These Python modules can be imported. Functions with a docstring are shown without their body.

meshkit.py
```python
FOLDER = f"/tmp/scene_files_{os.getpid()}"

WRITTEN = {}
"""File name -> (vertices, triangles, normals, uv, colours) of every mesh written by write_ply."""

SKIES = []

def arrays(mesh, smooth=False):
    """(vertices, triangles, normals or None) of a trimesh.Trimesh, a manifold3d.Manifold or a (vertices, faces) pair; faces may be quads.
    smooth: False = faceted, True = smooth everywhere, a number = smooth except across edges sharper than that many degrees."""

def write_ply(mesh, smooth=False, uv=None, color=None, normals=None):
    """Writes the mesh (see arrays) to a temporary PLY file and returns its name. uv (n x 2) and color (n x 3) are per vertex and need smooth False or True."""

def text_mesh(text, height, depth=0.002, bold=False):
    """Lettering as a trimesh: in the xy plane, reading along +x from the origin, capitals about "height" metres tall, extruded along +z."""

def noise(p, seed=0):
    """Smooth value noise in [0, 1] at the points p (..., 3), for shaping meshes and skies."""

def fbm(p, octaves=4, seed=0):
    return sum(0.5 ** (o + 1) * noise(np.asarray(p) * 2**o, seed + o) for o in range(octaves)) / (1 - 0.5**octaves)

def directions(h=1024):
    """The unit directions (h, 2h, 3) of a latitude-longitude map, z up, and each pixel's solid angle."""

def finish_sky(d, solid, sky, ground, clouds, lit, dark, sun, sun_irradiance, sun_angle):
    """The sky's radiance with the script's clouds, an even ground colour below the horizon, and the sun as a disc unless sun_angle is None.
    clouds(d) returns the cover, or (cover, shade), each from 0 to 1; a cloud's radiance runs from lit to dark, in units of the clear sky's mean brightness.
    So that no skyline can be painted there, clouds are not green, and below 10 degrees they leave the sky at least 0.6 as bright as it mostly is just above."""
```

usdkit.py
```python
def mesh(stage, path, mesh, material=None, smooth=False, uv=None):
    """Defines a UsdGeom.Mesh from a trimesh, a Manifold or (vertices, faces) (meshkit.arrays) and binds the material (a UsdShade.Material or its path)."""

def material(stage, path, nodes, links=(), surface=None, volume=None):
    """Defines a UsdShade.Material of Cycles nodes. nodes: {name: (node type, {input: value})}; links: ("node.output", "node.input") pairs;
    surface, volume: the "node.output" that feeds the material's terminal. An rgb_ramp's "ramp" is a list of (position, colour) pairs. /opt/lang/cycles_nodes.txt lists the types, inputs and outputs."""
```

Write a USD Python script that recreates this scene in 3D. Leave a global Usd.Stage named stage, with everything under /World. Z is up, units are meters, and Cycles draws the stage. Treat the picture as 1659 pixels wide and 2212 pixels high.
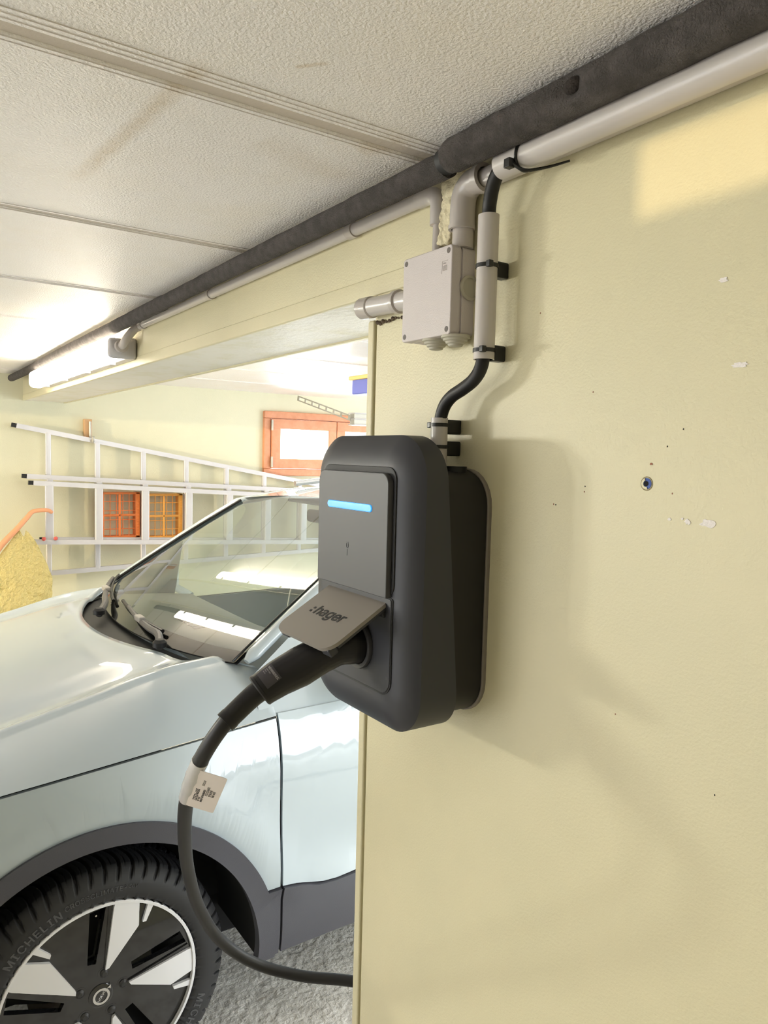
import math, random
import numpy as np, trimesh, usdkit, meshkit, manifold3d
from pxr import Usd, UsdGeom, UsdLux, Gf, Sdf, UsdShade
from shapely.geometry import Polygon, Point, box as sbox
from shapely.ops import unary_union

stage = Usd.Stage.CreateInMemory()
UsdGeom.SetStageUpAxis(stage, UsdGeom.Tokens.z); UsdGeom.SetStageMetersPerUnit(stage, 1.0)
UsdGeom.Xform.Define(stage, '/World'); UsdGeom.Scope.Define(stage, '/World/Looks')
PI = math.pi
rng = np.random.default_rng(7)

# ------------------------------------------------------------------ camera
W, H = 1659, 2212
FPX, YAW, PITCH, ROLL = 1611.0, math.radians(34.1), math.radians(4.28), math.radians(1.48)
CAM = np.array([0, -0.77, 1.77])
fw = np.array([-math.cos(YAW)*math.cos(PITCH), math.sin(YAW)*math.cos(PITCH), -math.sin(PITCH)])
r0 = np.cross(fw, [0, 0, 1]); r0 /= np.linalg.norm(r0); u0 = np.cross(r0, fw)
rt = r0*math.cos(ROLL) + u0*math.sin(ROLL); up = np.cross(rt, fw)
cam = UsdGeom.Camera.Define(stage, '/World/camera')
M = Gf.Matrix4d(*rt, 0, *up, 0, *(-fw), 0, *CAM, 1)
cam.AddTransformOp().Set(M)
cam.CreateHorizontalApertureAttr(36.0); cam.CreateVerticalApertureAttr(36.0*H/W)
cam.CreateFocalLengthAttr(36.0*FPX/W); cam.CreateClippingRangeAttr(Gf.Vec2f(0.05, 100))
cam.CreateExposureAttr(0.66)

# ------------------------------------------------------------------ light: overcast sky, low warm sun, daylight at the openings
sky = UsdLux.DomeLight.Define(stage, '/World/sky'); sky.CreateIntensityAttr(0.5); sky.CreateColorAttr(Gf.Vec3f(.93, .97, 1.0))
sun = UsdLux.DistantLight.Define(stage, '/World/sun'); sun.CreateAngleAttr(0.36); sun.CreateIntensityAttr(8500); sun.CreateColorAttr(Gf.Vec3f(1, .76, .42))
SUN_DIR = np.array([-.35, 1, -.012]); SUN_DIR /= np.linalg.norm(SUN_DIR)
zz = -SUN_DIR; xx = np.cross([0, 0, 1], zz); xx /= np.linalg.norm(xx); yy = np.cross(zz, xx)
sun.AddTransformOp().Set(Gf.Matrix4d(*xx, 0, *yy, 0, *zz, 0, 0, 0, 0, 1))
XR_ = 4.2
def rect_light(name, pos, w, h, inten, col, ry=0., rx=0.):
    l = UsdLux.RectLight.Define(stage, '/World/' + name)
    l.CreateWidthAttr(w); l.CreateHeightAttr(h); l.CreateIntensityAttr(inten); l.CreateColorAttr(Gf.Vec3f(*col))
    l.AddTranslateOp().Set(Gf.Vec3d(*pos)); l.AddRotateXYZOp().Set(Gf.Vec3f(rx, ry, 0))
rect_light('daylight_bay_window', (-5.42, 2.31, 1.84),   .5, 1.3, 26, (.93, .97, 1), ry=-90)
rect_light('daylight_front_window', (-5.42, -3.4, 1.84),   .5, .8, 225, (1, .96, .88), ry=-90)
rect_light('daylight_front_door', (-2.9, -4.75, .9), 2.6, 2.0, 1.65, (1, .97, .95), rx=124)
rect_light('daylight_garage_door', (-2.7, 4.72, 1.05), 3.4, 2.0, 3.4, (.92, .96, 1), rx=-90)
rect_light('daylight_side_door', (1.75, 2.4, 1.15), 2.1, 2.6, 4.6, (.84, .92, 1), ry=50)
LAMP_GLOW = 9.0

# ------------------------------------------------------------------ materials
_m = {}
def mat(name, color=(.8, .8, .8), rough=.5, metal=0., coat=0., bump=None, vary=None, spec=.5, emit=None, extra=None, coat_rough=.03, trans=None):
    """bump: (scale, distance, detail); vary: (second colour, scale, low, high)"""
    if name in _m: return _m[name]
    n = {'p': ('principled_bsdf', {'base_color': color, 'roughness': rough, 'metallic': metal, 'coat_weight': coat, 'coat_roughness': coat_rough, 'specular_ior_level': spec}),
         'g': ('geometry', {})}
    l = []
    if emit:
        n['p'][1]['emission_color'] = emit[0]; n['p'][1]['emission_strength'] = emit[1]
    if vary:
        c2, sc, lo, hi = vary
        n['vn'] = ('noise_texture', {'scale': sc, 'detail': 5., 'roughness': .6}); l.append(('g.position', 'vn.vector'))
        n['vm'] = ('map_range', {'from_min': lo, 'from_max': hi, 'clamp': True}); l.append(('vn.fac', 'vm.value'))
        n['vx'] = ('mix_color', {'a': color, 'b': c2}); l += [('vm.result', 'vx.fac'), ('vx.result', 'p.base_color')]
    if bump:
        n['bn'] = ('noise_texture', {'scale': bump[0], 'detail': bump[2] if len(bump) > 2 else 3., 'roughness': .55}); l.append(('g.position', 'bn.vector'))
        n['b'] = ('bump', {'distance': bump[1], 'strength': 1.}); l += [('bn.fac', 'b.height'), ('b.normal', 'p.normal')]
    out = 'p.BSDF'
    if trans:
        n['tl'] = ('translucent_bsdf', {'color': trans[0]}); n['mx'] = ('mix_closure', {'fac': trans[1]})
        l += [('p.BSDF', 'mx.closure1'), ('tl.BSDF', 'mx.closure2')]; out = 'mx.closure'
    if extra: extra(n, l)
    _m[name] = usdkit.material(stage, '/World/Looks/' + name, n, l, surface=out)
    return _m[name]

def stain(segs, col):
    """brown stain streaks along line segments of the ceiling (x0,y0,x1,y1,half width)"""
    def f(n, l):
        n['sx'] = ('separate_xyz', {}); l.append(('g.position', 'sx.vector'))
        n['sn'] = ('noise_texture', {'scale': 60., 'detail': 4., 'roughness': .7}); l.append(('g.position', 'sn.vector'))
        prev = 'vx.result'
        for i, (x0, y0, x1, y1, hw, amt) in enumerate(segs):
            a = f's{i}'
            dx, dy = x1-x0, y1-y0; L = math.hypot(dx, dy)
            # across = ((x-x0)*dy-(y-y0)*dx)/L ; along = ((x-x0)*dx+(y-y0)*dy)/L/L
            n[a+'a'] = ('math', {'math_type': 'multiply_add', 'value2': dy/L, 'value3': -(x0*dy-y0*dx)/L}); l.append(('sx.x', a+'a.value1'))
            n[a+'b'] = ('math', {'math_type': 'multiply_add', 'value2': -dx/L}); l += [('sx.y', a+'b.value1'), (a+'a.value', a+'b.value3')]
            n[a+'c'] = ('math', {'math_type': 'absolute'}); l.append((a+'b.value', a+'c.value1'))
            n[a+'d'] = ('map_range', {'from_min': hw, 'from_max': hw*.2, 'clamp': True}); l.append((a+'c.value', a+'d.value'))
            n[a+'e'] = ('math', {'math_type': 'multiply_add', 'value2': dx/L/L, 'value3': -(x0*dx+y0*dy)/L/L}); l.append(('sx.x', a+'e.value1'))
            n[a+'f'] = ('math', {'math_type': 'multiply_add', 'value2': dy/L/L}); l += [('sx.y', a+'f.value1'), (a+'e.value', a+'f.value3')]
            n[a+'g'] = ('map_range', {'from_min': 0., 'from_max': .08, 'clamp': True}); l.append((a+'f.value', a+'g.value'))
            n[a+'h'] = ('map_range', {'from_min': 1.0, 'from_max': .8, 'clamp': True}); l.append((a+'f.value', a+'h.value'))
            n[a+'i'] = ('math', {'math_type': 'multiply'}); l += [(a+'d.result', a+'i.value1'), (a+'g.result', a+'i.value2')]
            n[a+'j'] = ('math', {'math_type': 'multiply'}); l += [(a+'i.value', a+'j.value1'), (a+'h.result', a+'j.value2')]
            n[a+'k'] = ('math', {'math_type': 'multiply'}); l += [(a+'j.value', a+'k.value1'), ('sn.fac', a+'k.value2')]
            n[a+'l'] = ('math', {'math_type': 'multiply', 'value2': amt, 'use_clamp': True}); l.append((a+'k.value', a+'l.value1'))
            n[a+'m'] = ('mix_color', {'b': col}); l += [(prev, a+'m.a'), (a+'l.value', a+'m.fac')]
            prev = a+'m.result'
        l.remove(('vx.result', 'p.base_color')); l.append((prev, 'p.base_color'))
    return f

wall_paint = mat('wall_paint', (.735, .67, .445), .42, bump=(260, .0005, 3), vary=((.68, .63, .42), 2.2, .35, .7))
wall_far = mat('wall_paint_far', (.74, .72, .54), .55, bump=(160, .001, 3), vary=((.70, .69, .51), 2.5, .35, .7))
beam_white = mat('beam_underside_paint', (.80, .77, .68), .5, bump=(60, .002, 4), vary=((.72, .68, .50), 9, .5, .75))
ceil_mat = mat('ceiling_orange_peel', (.93, .89, .87), .38, bump=(230, .0022, 2), vary=((.90, .84, .77), 4, .45, .8),
               extra=stain([(-.88, -.44, -1.42, -.482, .020, .62), (-.835, -.35, -.80, -.32, .006, .8), (-1.05, -.30, -1.12, -.10, .05, .25), (-1.0, -.16, -.92, -.12, .035, .5)], (.52, .36, .16)))
joint_mat = mat('joint_strip', (.62, .55, .47), .6, bump=(90, .0008))
floor_mat = mat('rough_concrete', (.88, .85, .80), .8, bump=(42, .012, 6), vary=((.64, .61, .56), 14, .42, .66))
plaster = mat('bare_plaster', (.88, .83, .80), .8, bump=(300, .001))
foam_mat = mat('expanding_foam', (.78, .70, .48), .8, bump=(90, .006, 5))
insul = mat('grey_pipe_insulation', (.064, .056, .052), .95, bump=(420, .004, 4), vary=((.115, .10, .095), 40, .4, .7))
black_gap = mat('black_rubber', (.012, .012, .013), .6)
pvc = mat('grey_pvc', (.50, .455, .425), .32, coat=.2, vary=((.46, .415, .385), 9, .4, .7))
pvc_white = mat('white_grey_pvc', (.56, .52, .495), .30, coat=.2)
box_plastic = mat('junction_box_plastic', (.62, .565, .555), .45, bump=(500, .0003))
rubber_grey = mat('grommet_grey', (.50, .47, .38), .6)
cable_black = mat('black_cable_sheath', (.013, .012, .012), .45, spec=.35)
tie_black = mat('black_nylon', (.008, .008, .008), .35)
charger_front = mat('charger_satin_grey', (.032, .033, .042), .48, spec=.5)
charger_panel = mat('charger_matt_panel', (.056, .056, .062), .50, spec=.6)
charger_body = mat('charger_body_black', (.013, .0115, .011), .45, spec=.35)
charger_lid = mat('charger_lid_grey', (.25, .225, .20), .5)
seal_mat = mat('clear_seal', (.22, .19, .16), .25)
ink = mat('dark_ink', (.02, .02, .02), .6)
led_mat = mat('blue_led', (.02, .1, .3), .3, emit=((.03, .34, 1.0), .85))
plug_mat = mat('plug_black', (.012, .011, .013), .42, spec=.35)
plug_label = mat('plug_label', (.05, .045, .055), .35)
grey_ink = mat('grey_ink', (.42, .40, .42), .6)
paper = mat('label_paper', (.88, .80, .76), .55)
film = mat('clear_white_film', (.62, .60, .59), .18, coat=.5)
paint = mat('car_paint', (.46, .53, .575), .32, coat=1., coat_rough=.01)
clad = mat('grey_cladding', (.070, .070, .086), .5, bump=(900, .0004))
dark_plastic = mat('dark_plastic', (.014, .014, .015), .5, spec=.35)
liner = mat('wheel_liner_black', (.004, .004, .005), .9)
tyre_mat = mat('tyre_rubber', (.022, .022, .024), .62)
tyre_text = mat('tyre_letter', (.085, .085, .09), .5)
rim_silver = mat('diamond_cut_alloy', (.86, .86, .89), .42, metal=.15)
rim_black = mat('gloss_black_alloy', (.014, .014, .016), .06, coat=1.)
rim_dark = mat('rim_barrel', (.03, .03, .032), .35)
chrome = mat('chrome', (.8, .8, .8), .12, metal=1.)
dash_mat = mat('dashboard', (.30, .31, .285), .6)
seat_mat = mat('seat_fabric', (.42, .45, .45), .8)
alu = mat('ladder_aluminium', (.62, .61, .63), .38, metal=.25)
orange = mat('crate_orange', (.95, .30, .08), .4, trans=((.9, .3, .08), .25))
amber = mat('crate_amber', (.98, .50, .10), .4, trans=((.95, .5, .1), .25))
bag_mat = mat('yellow_bag', (.88, .78, .38), .16, bump=(26, .06, 3), trans=((.95, .85, .45), .4))
strap_mat = mat('orange_strap', (.80, .38, .20), .6)
red_mat = mat('red_hook', (.65, .12, .10), .4)
wood = mat('window_wood', (.70, .32, .18), .42, bump=(40, .0015), vary=((.62, .26, .13), 14, .4, .7))
wood_pale = mat('bracket_wood', (.62, .38, .20), .6)
steel = mat('galvanised_steel', (.48, .47, .42), .4, metal=.6)
lamp_grey = mat('lamp_housing', (.52, .50, .50), .5)
lamp_glow = mat('lamp_diffuser', (.9, .9, .88), .3, emit=((1.0, .90, .72), LAMP_GLOW))
blue_plastic = mat('blue_plastic', (.16, .19, .62), .45)
yellow_plastic = mat('yellow_plastic', (.85, .62, .22), .45)
blue_plug = mat('wall_plug_blue', (.03, .08, .36), .5)
hole_mat = mat('hole_dark', (.008, .008, .008), .9)
rust = mat('rust_brown', (.30, .12, .07), .7)
def glass(name, tint, ior=1.5, gl=(1, 1, 1)):
    return usdkit.material(stage, '/World/Looks/' + name, {'f': ('fresnel', {'IOR': ior}), 't': ('transparent_bsdf', {'color': tint}), 'g': ('glossy_bsdf', {'color': gl, 'roughness': 0.}), 'm': ('mix_closure', {})},
                           [('f.fac', 'm.fac'), ('t.BSDF', 'm.closure1'), ('g.BSDF', 'm.closure2')], surface='m.closure')
pane_mat = glass('window_pane', (.96, .98, .97))
wind_mat = glass('windscreen_glass', (.90, .96, .93), 1.8)
side_glass = glass('side_window_glass', (.62, .68, .68), 2.2)

# ------------------------------------------------------------------ helpers
_used = {}
def path_for(parent, name):
    k = f'{parent}/{name}'; n = _used.get(k, 0); _used[k] = n + 1
    return k if n == 0 else f'{k}_{n:03d}'
def cd(p, **kw):
    for k, v in kw.items():
        if v: p.SetCustomDataByKey(k, v)
class Thing:
    def __init__(s, name, label=None, cat=None, at=(0, 0, 0), group=None, kind=None):
        s.at = np.array(at, float); s.path = path_for('/World', name)
        x = UsdGeom.Xform.Define(stage, s.path); x.AddTranslateOp().Set(Gf.Vec3d(*map(float, at))); s.prim = x.GetPrim()
        cd(s.prim, label=label, category=cat, group=group, kind=kind)
    def part(s, name, mesh, m, parent=None, smooth=30, label=None, kind=None):
        p = path_for(parent or s.path, name)
        v, f, n = meshkit.arrays(mesh, smooth)
        q = usdkit.mesh(stage, p, trimesh.Trimesh(v - s.at, f, process=False), m) if n is None else None
        if q is None:
            q = usdkit.mesh(stage, p, (v - s.at, f), m); q.CreateNormalsAttr([Gf.Vec3f(*map(float, a)) for a in n]); q.SetNormalsInterpolation('vertex')
        cd(q.GetPrim(), label=label, kind=kind)
        return p
    def sub(s, name, at=None):
        p = path_for(s.path, name); UsdGeom.Xform.Define(stage, p); return p
def single(name, mesh, m, label=None, cat=None, group=None, kind=None, smooth=30):
    p = path_for('/World', name); q = usdkit.mesh(stage, p, mesh, m, smooth=smooth)
    cd(q.GetPrim(), label=label, category=cat, group=group, kind=kind); return q
def bx(x0, x1, y0, y1, z0, z1):
    b = trimesh.creation.box((abs(x1-x0), abs(y1-y0), abs(z1-z0))); b.apply_translation(((x0+x1)/2, (y0+y1)/2, (z0+z1)/2)); return b
cat_ = trimesh.util.concatenate
def sphere_at(p, r, n=24):
    return manifold3d.Manifold.sphere(r, n).translate(list(map(float, p)))
def rbox(x0, x1, y0, y1, z0, z1, r=.003, n=12):
    r = min(r, (x1-x0)/2.01, (y1-y0)/2.01, (z1-z0)/2.01)
    return tm(manifold3d.Manifold.batch_hull([sphere_at((x, y, z), r, n) for x in (x0+r, x1-r) for y in (y0+r, y1-r) for z in (z0+r, z1-r)]))
def tm(m):
    if isinstance(m, trimesh.Trimesh): return m
    q = m.to_mesh(); return trimesh.Trimesh(q.vert_properties[:, :3], q.tri_verts, process=False)
def frames(P):
    P = np.asarray(P, float); T = np.gradient(P, axis=0); T /= np.linalg.norm(T, axis=1, keepdims=True)
    a = np.array([0, 0, 1.]) if abs(T[0][2]) < .9 else np.array([1., 0, 0])
    N = np.cross(T[0], a); N /= np.linalg.norm(N); out = []
    for t in T:
        N = N - t*(N@t); N /= np.linalg.norm(N); out.append((N.copy(), np.cross(t, N)))
    return P, out
def tube(P, r, n=20, cap=True, sec=None):
    """sweeps a circle (radius r, or one per point) or a section sec (k x 2, in units of r) along P"""
    P, fr = frames(P); r = np.broadcast_to(np.asarray(r, float), (len(P),))
    if sec is None:
        a = np.linspace(0, 2*PI, n, endpoint=False); sec = np.stack([np.cos(a), np.sin(a)], 1)
    n = len(sec); V = np.concatenate([p + q*(sec[:, :1]*N + sec[:, 1:]*B) for p, q, (N, B) in zip(P, r, fr)])
    F = []
    for i in range(len(P)-1):
        for j in range(n):
            a, b = i*n+j, i*n+(j+1) % n; F += [[a, b, b+n], [a, b+n, a+n]]
    if cap:
        V = np.vstack([V, P[0], P[-1]]); c0, c1 = len(V)-2, len(V)-1
        for j in range(n):
            F.append([c0, (j+1) % n, j]); F.append([c1, (len(P)-1)*n+j, (len(P)-1)*n+(j+1) % n])
    return trimesh.Trimesh(V, F, process=False)
def hollow(P, ro, ri, n=28):
    """an open pipe with wall thickness"""
    P, fr = frames(P); a = np.linspace(0, 2*PI, n, endpoint=False); c = np.stack([np.cos(a), np.sin(a)], 1)
    ring = lambda i, r: P[i] + r*(c[:, :1]*fr[i][0] + c[:, 1:]*fr[i][1])
    rings = [ring(i, ro) for i in range(len(P))] + [ring(i, ri) for i in reversed(range(len(P)))]
    V = np.concatenate(rings); F = []; k = len(rings)
    for i in range(k):
        for j in range(n):
            a, b = i*n+j, i*n+(j+1) % n; a2, b2 = ((i+1) % k)*n+j, ((i+1) % k)*n+(j+1) % n; F += [[a, b, b2], [a, b2, a2]]
    return trimesh.Trimesh(V, F, process=False)
def bez(P, n=40):
    """Catmull-Rom through the points"""
    P = np.asarray(P, float); Q = np.vstack([2*P[0]-P[1], P, 2*P[-1]-P[-2]]); out = []
    m = max(2, n//(len(P)-1))
    for i in range(len(P)-1):
        a, b, c, d = Q[i:i+4]
        for t in np.linspace(0, 1, m, endpoint=False):
            out.append(.5*((2*b)+(c-a)*t+(2*a-5*b+4*c-d)*t*t+(3*b-a-3*c+d)*t**3))
    out.append(P[-1]); return np.array(out)
def lathe(prof, n=48):
    """prof: (radius, height) pairs round +z"""
    return trimesh.creation.revolve(np.asarray(prof, float), sections=n)
def place(mesh, o, ex, ey, ez):
    m = mesh.copy(); T = np.eye(4); T[:3, 0], T[:3, 1], T[:3, 2], T[:3, 3] = ex, ey, ez, o; m.apply_transform(T); return m
def rr(w, h, r, n=8):
    """rounded rectangle outline, counter-clockwise, centred; r may be four radii (tr, tl, bl, br)"""
    rs = np.broadcast_to(np.asarray(r, float), (4,)); out = []
    for k, (sx, sy) in enumerate(((1, 1), (-1, 1), (-1, -1), (1, -1))):
        q = max(rs[k], 1e-5); a = np.linspace(k*PI/2, (k+1)*PI/2, n)
        out.append(np.stack([sx*(w/2-q)+q*np.cos(a), sy*(h/2-q)+q*np.sin(a)], 1))
    return np.concatenate(out)
def slab(cx, cz, w, h, rc, yb, yf, re=.0, ns=6, n=8):
    """a rounded plate in the xz plane from y=yb (back) to y=yf (front, smaller y) whose front edge is rounded by re"""
    rings = [(yb, 0.)]
    if re > 0:
        for t in np.linspace(0, PI/2, ns+1): rings.append((yf+re*(1-math.sin(t)), re*(1-math.cos(t))))
    else: rings.append((yf, 0.))
    R = []
    for y, ins in rings:
        o = rr(w-2*ins, h-2*ins, np.maximum(np.asarray(rc)-ins, .001), n); R.append(np.stack([cx+o[:, 0], np.full(len(o), y), cz+o[:, 1]], 1))
    k = len(R[0]); V = np.concatenate(R); F = []
    for i in range(len(R)-1):
        for j in range(k):
            a, b = i*k+j, i*k+(j+1) % k; F += [[a, b, b+k], [a, b+k, a+k]]
    V = np.vstack([V, [[cx, yb, cz], [cx, yf, cz]]]); c0, c1 = len(V)-2, len(V)-1
    for j in range(k):
        F.append([c0, (j+1) % k, j]); F.append([c1, (len(R)-1)*k+j, (len(R)-1)*k+(j+1) % k])
    m = trimesh.Trimesh(V, F, process=False); m.fix_normals(); return m
def bulged_cover(cx, cz, w, h, rc, yf, R, amax, yb_of_z, n=14, ns=12):
    """rounded cover whose front bulges on an arc of radius R up to the angle amax, and whose back edge follows yb_of_z"""
    Wd = R*math.sin(amax); rings = []
    o = rr(w, h, rc, n); rings.append(np.stack([cx+o[:, 0], yb_of_z(cz+o[:, 1]), cz+o[:, 1]], 1))
    for t in np.linspace(amax, 0, ns):
        ins = Wd-R*math.sin(t); q = rr(w-2*ins, h-2*ins, max(rc-ins, .004), n); rings.append(np.stack([cx+q[:, 0], np.full(len(q), yf+R*(1-math.cos(t))), cz+q[:, 1]], 1))
    k = len(o); V = np.concatenate(rings); F = []
    for i in range(len(rings)-1):
        for j in range(k):
            a, b = i*k+j, i*k+(j+1) % k; F += [[a, b, b+k], [a, b+k, a+k]]
    V = np.vstack([V, [[cx, yb_of_z(cz), cz], [cx, yf, cz]]]); c0, c1 = len(V)-2, len(V)-1
    for j in range(k):
        F.append([c0, (j+1) % k, j]); F.append([c1, (len(rings)-1)*k+j, (len(rings)-1)*k+(j+1) % k])
    m = trimesh.Trimesh(V, F, process=False); m.fix_normals(); return m
def prism(poly, h):
    return trimesh.creation.extrude_polygon(poly, h, engine='earcut')
def text(s, height, depth, o, ex, ey, anchor='l', bold=False, shear=0.):
    t = meshkit.text_mesh(s, height, depth, bold); w = t.bounds[1][0]
    if anchor == 'c': t.apply_translation((-w/2, -height/2, 0))
    if shear: t.vertices[:, 0] += shear*t.vertices[:, 1]
    ex = np.asarray(ex, float)/np.linalg.norm(ex); ey = np.asarray(ey, float); ey = ey-ex*(ex@ey); ey /= np.linalg.norm(ey)
    return place(t, o, ex, ey, np.cross(ex, ey))
def ring_tie(c, ax, r, wd=.0045, th=.0014):
    """a cable tie band round a pipe"""
    ax = np.asarray(ax, float); return hollow([np.array(c)-ax*wd/2, np.array(c), np.array(c)+ax*wd/2], r+th, r-.0003, 28)

# ================================================================== the setting
ZC, BZ, BT = 2.23, 2.067, .255                    # ceiling height, beam underside, beam thickness
XL, XF, YB, YF, XR = -5.3, -1.2, 4.6, -4.2, XR_   # ladder wall, end of the charger wall, back wall, front wall, right wall
LAYOUT = None
fl = Thing('floor', at=(0, 0, 0), kind='structure')
g = np.meshgrid(np.linspace(XL-.1, XR+.4, 420), np.linspace(YF, YB, 300), indexing='ij')
P2 = np.stack([g[0], g[1]], -1)
hz = .006*(meshkit.fbm(np.concatenate([P2*9, np.zeros(P2.shape[:2]+(1,))], -1), 4, 3)-.5)
hz -= hz.max()
V = np.concatenate([P2, hz[..., None]], -1).reshape(-1, 3); a, b = P2.shape[:2]
I = np.arange(a*b).reshape(a, b); F = np.stack([I[:-1, :-1], I[1:, :-1], I[1:, 1:], I[:-1, 1:]], -1).reshape(-1, 4)
fl.part('concrete_slab', (V, F), floor_mat, smooth=True)

ce = Thing('ceiling', at=(0, 0, ZC), kind='structure')
def panels(xs, y0, y1):
    for x0, x1 in zip(xs[:-1], xs[1:]):
        ce.part('ceiling_panel', rbox(x0+.013, x1-.013, y0, y1, ZC, ZC+.05, .004, 8), ceil_mat)
    for x in xs[1:-1]:
        w = .03 if x > -1.2 else .024
        ce.part('joint_strip', bx(x-w/2, x+w/2, y0, y1, ZC+.003, ZC+.02), joint_mat, smooth=False)
        m = [bx(x+o-.003, x+o+.003, y0, y1, ZC-.0013, ZC+.004) for o in ((-.030, -.020, .019, .030, .042) if x > -1.2 else (-.018, .018))]
        ce.part('joint_bead', cat_(m), ceil_mat, smooth=False)
panels([XR+.4, 3.09, 2.415, 1.74, 1.065, .39, -.28, -.953, -1.633, -2.295, -2.97, -3.64, -4.31, -4.98, XL-.1][::-1], YF, BT/2)
panels([XR+.4, 3.09, 2.415, 1.74, 1.065, .39, -.28, -.953, -1.9, -2.58, -3.25, -3.92, -4.6, XL-.1][::-1], BT/2, YB)
ce.part('roof_slab', bx(XL-.15, XR+.5, YF-.1, YB+.1, ZC+.05, ZC+.15), joint_mat, smooth=False)

# charger wall with the beam over the opening
wr = Thing('wall_right', at=(0, 0, 0), kind='structure')
wr.part('wall_face', bx(XF+.024, XR+.4, 0, .2, 0, ZC), wall_paint, smooth=False)
trim = Thing('trim_1', at=(XF, 0, 0), kind='structure')
trim.part('corner_bead', rbox(XF-.002, XF+.019, -.004, .2, 0, 2.022, .004, 8), wall_paint)
trim.part('corner_core', bx(XF+.004, XF+.03, .01, .2, 0, 2.06), wall_paint, smooth=False)
bm = Thing('trim_2', at=(XL, 0, BZ), kind='structure')
bm.part('beam', bx(XL, XF+.024, 0, BT, BZ+.004, ZC), wall_paint, smooth=False)
bm.part('beam_underside', bx(XL, XF+.024, .002, BT-.012, BZ, BZ+.006), beam_white, smooth=False)
bm.part('plaster_band', rbox(XL, -1.035, -.0025, .01, BZ-.001, BZ+.035, .003, 8), wall_paint)
bm.part('plaster_band', rbox(XL, XF+.03, BT-.014, BT+.004, BZ-.004, BZ+.03, .003, 8), wall_paint)
# marks of the charger wall: flakes where the paint is off, and pin holes
def flake(x, z, w, h, m, name='paint_chip', th=.0007, seed=1):
    q = np.random.default_rng(seed); k = 16; a = np.linspace(0, 2*PI, k, endpoint=False); r = .65+.6*q.random(k)
    p = Polygon(np.stack([w/2*r*np.cos(a), h/2*r*np.sin(a)], 1)).buffer(0)
    if p.geom_type != 'Polygon': p = max(p.geoms, key=lambda g: g.area)
    wr.part(name, place(prism(p, th), (x, 0, z), (1, 0, 0), (0, 0, 1), (0, -1, 0)), m, smooth=False)
for i, (x, z, w, h) in enumerate([(-.486, 1.972, .011, .006), (-.461, 1.878, .017, .006), (-.488, 1.7045, .018, .010), (-.513, 1.7035, .008, .006), (-.520, 1.7065, .003, .003), (-.537, 1.7045, .005, .0035), (-.93, 2.165, .006, .012)]):
    flake(x, z, w, h, plaster, seed=i+3)
for i, (x, z) in enumerate([(-.666, 1.737), (-.667, 1.73), (-.72, 1.71), (-.716, 1.7095), (-.535, 1.735), (-.76, 1.975), (-.545, 1.79), (-.66, 1.86), (-.60, 1.45), (-.46, 1.40), (-.87, .80), (-.64, .78), (-.525, 1.81)]):
    flake(x, z, .0015, .002, rust if i % 3 else hole_mat, 'pin_hole', .0004, seed=i+40)
flake(-.566, 1.769, .0035, .003, rust, 'rust_spot', seed=77)

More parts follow.
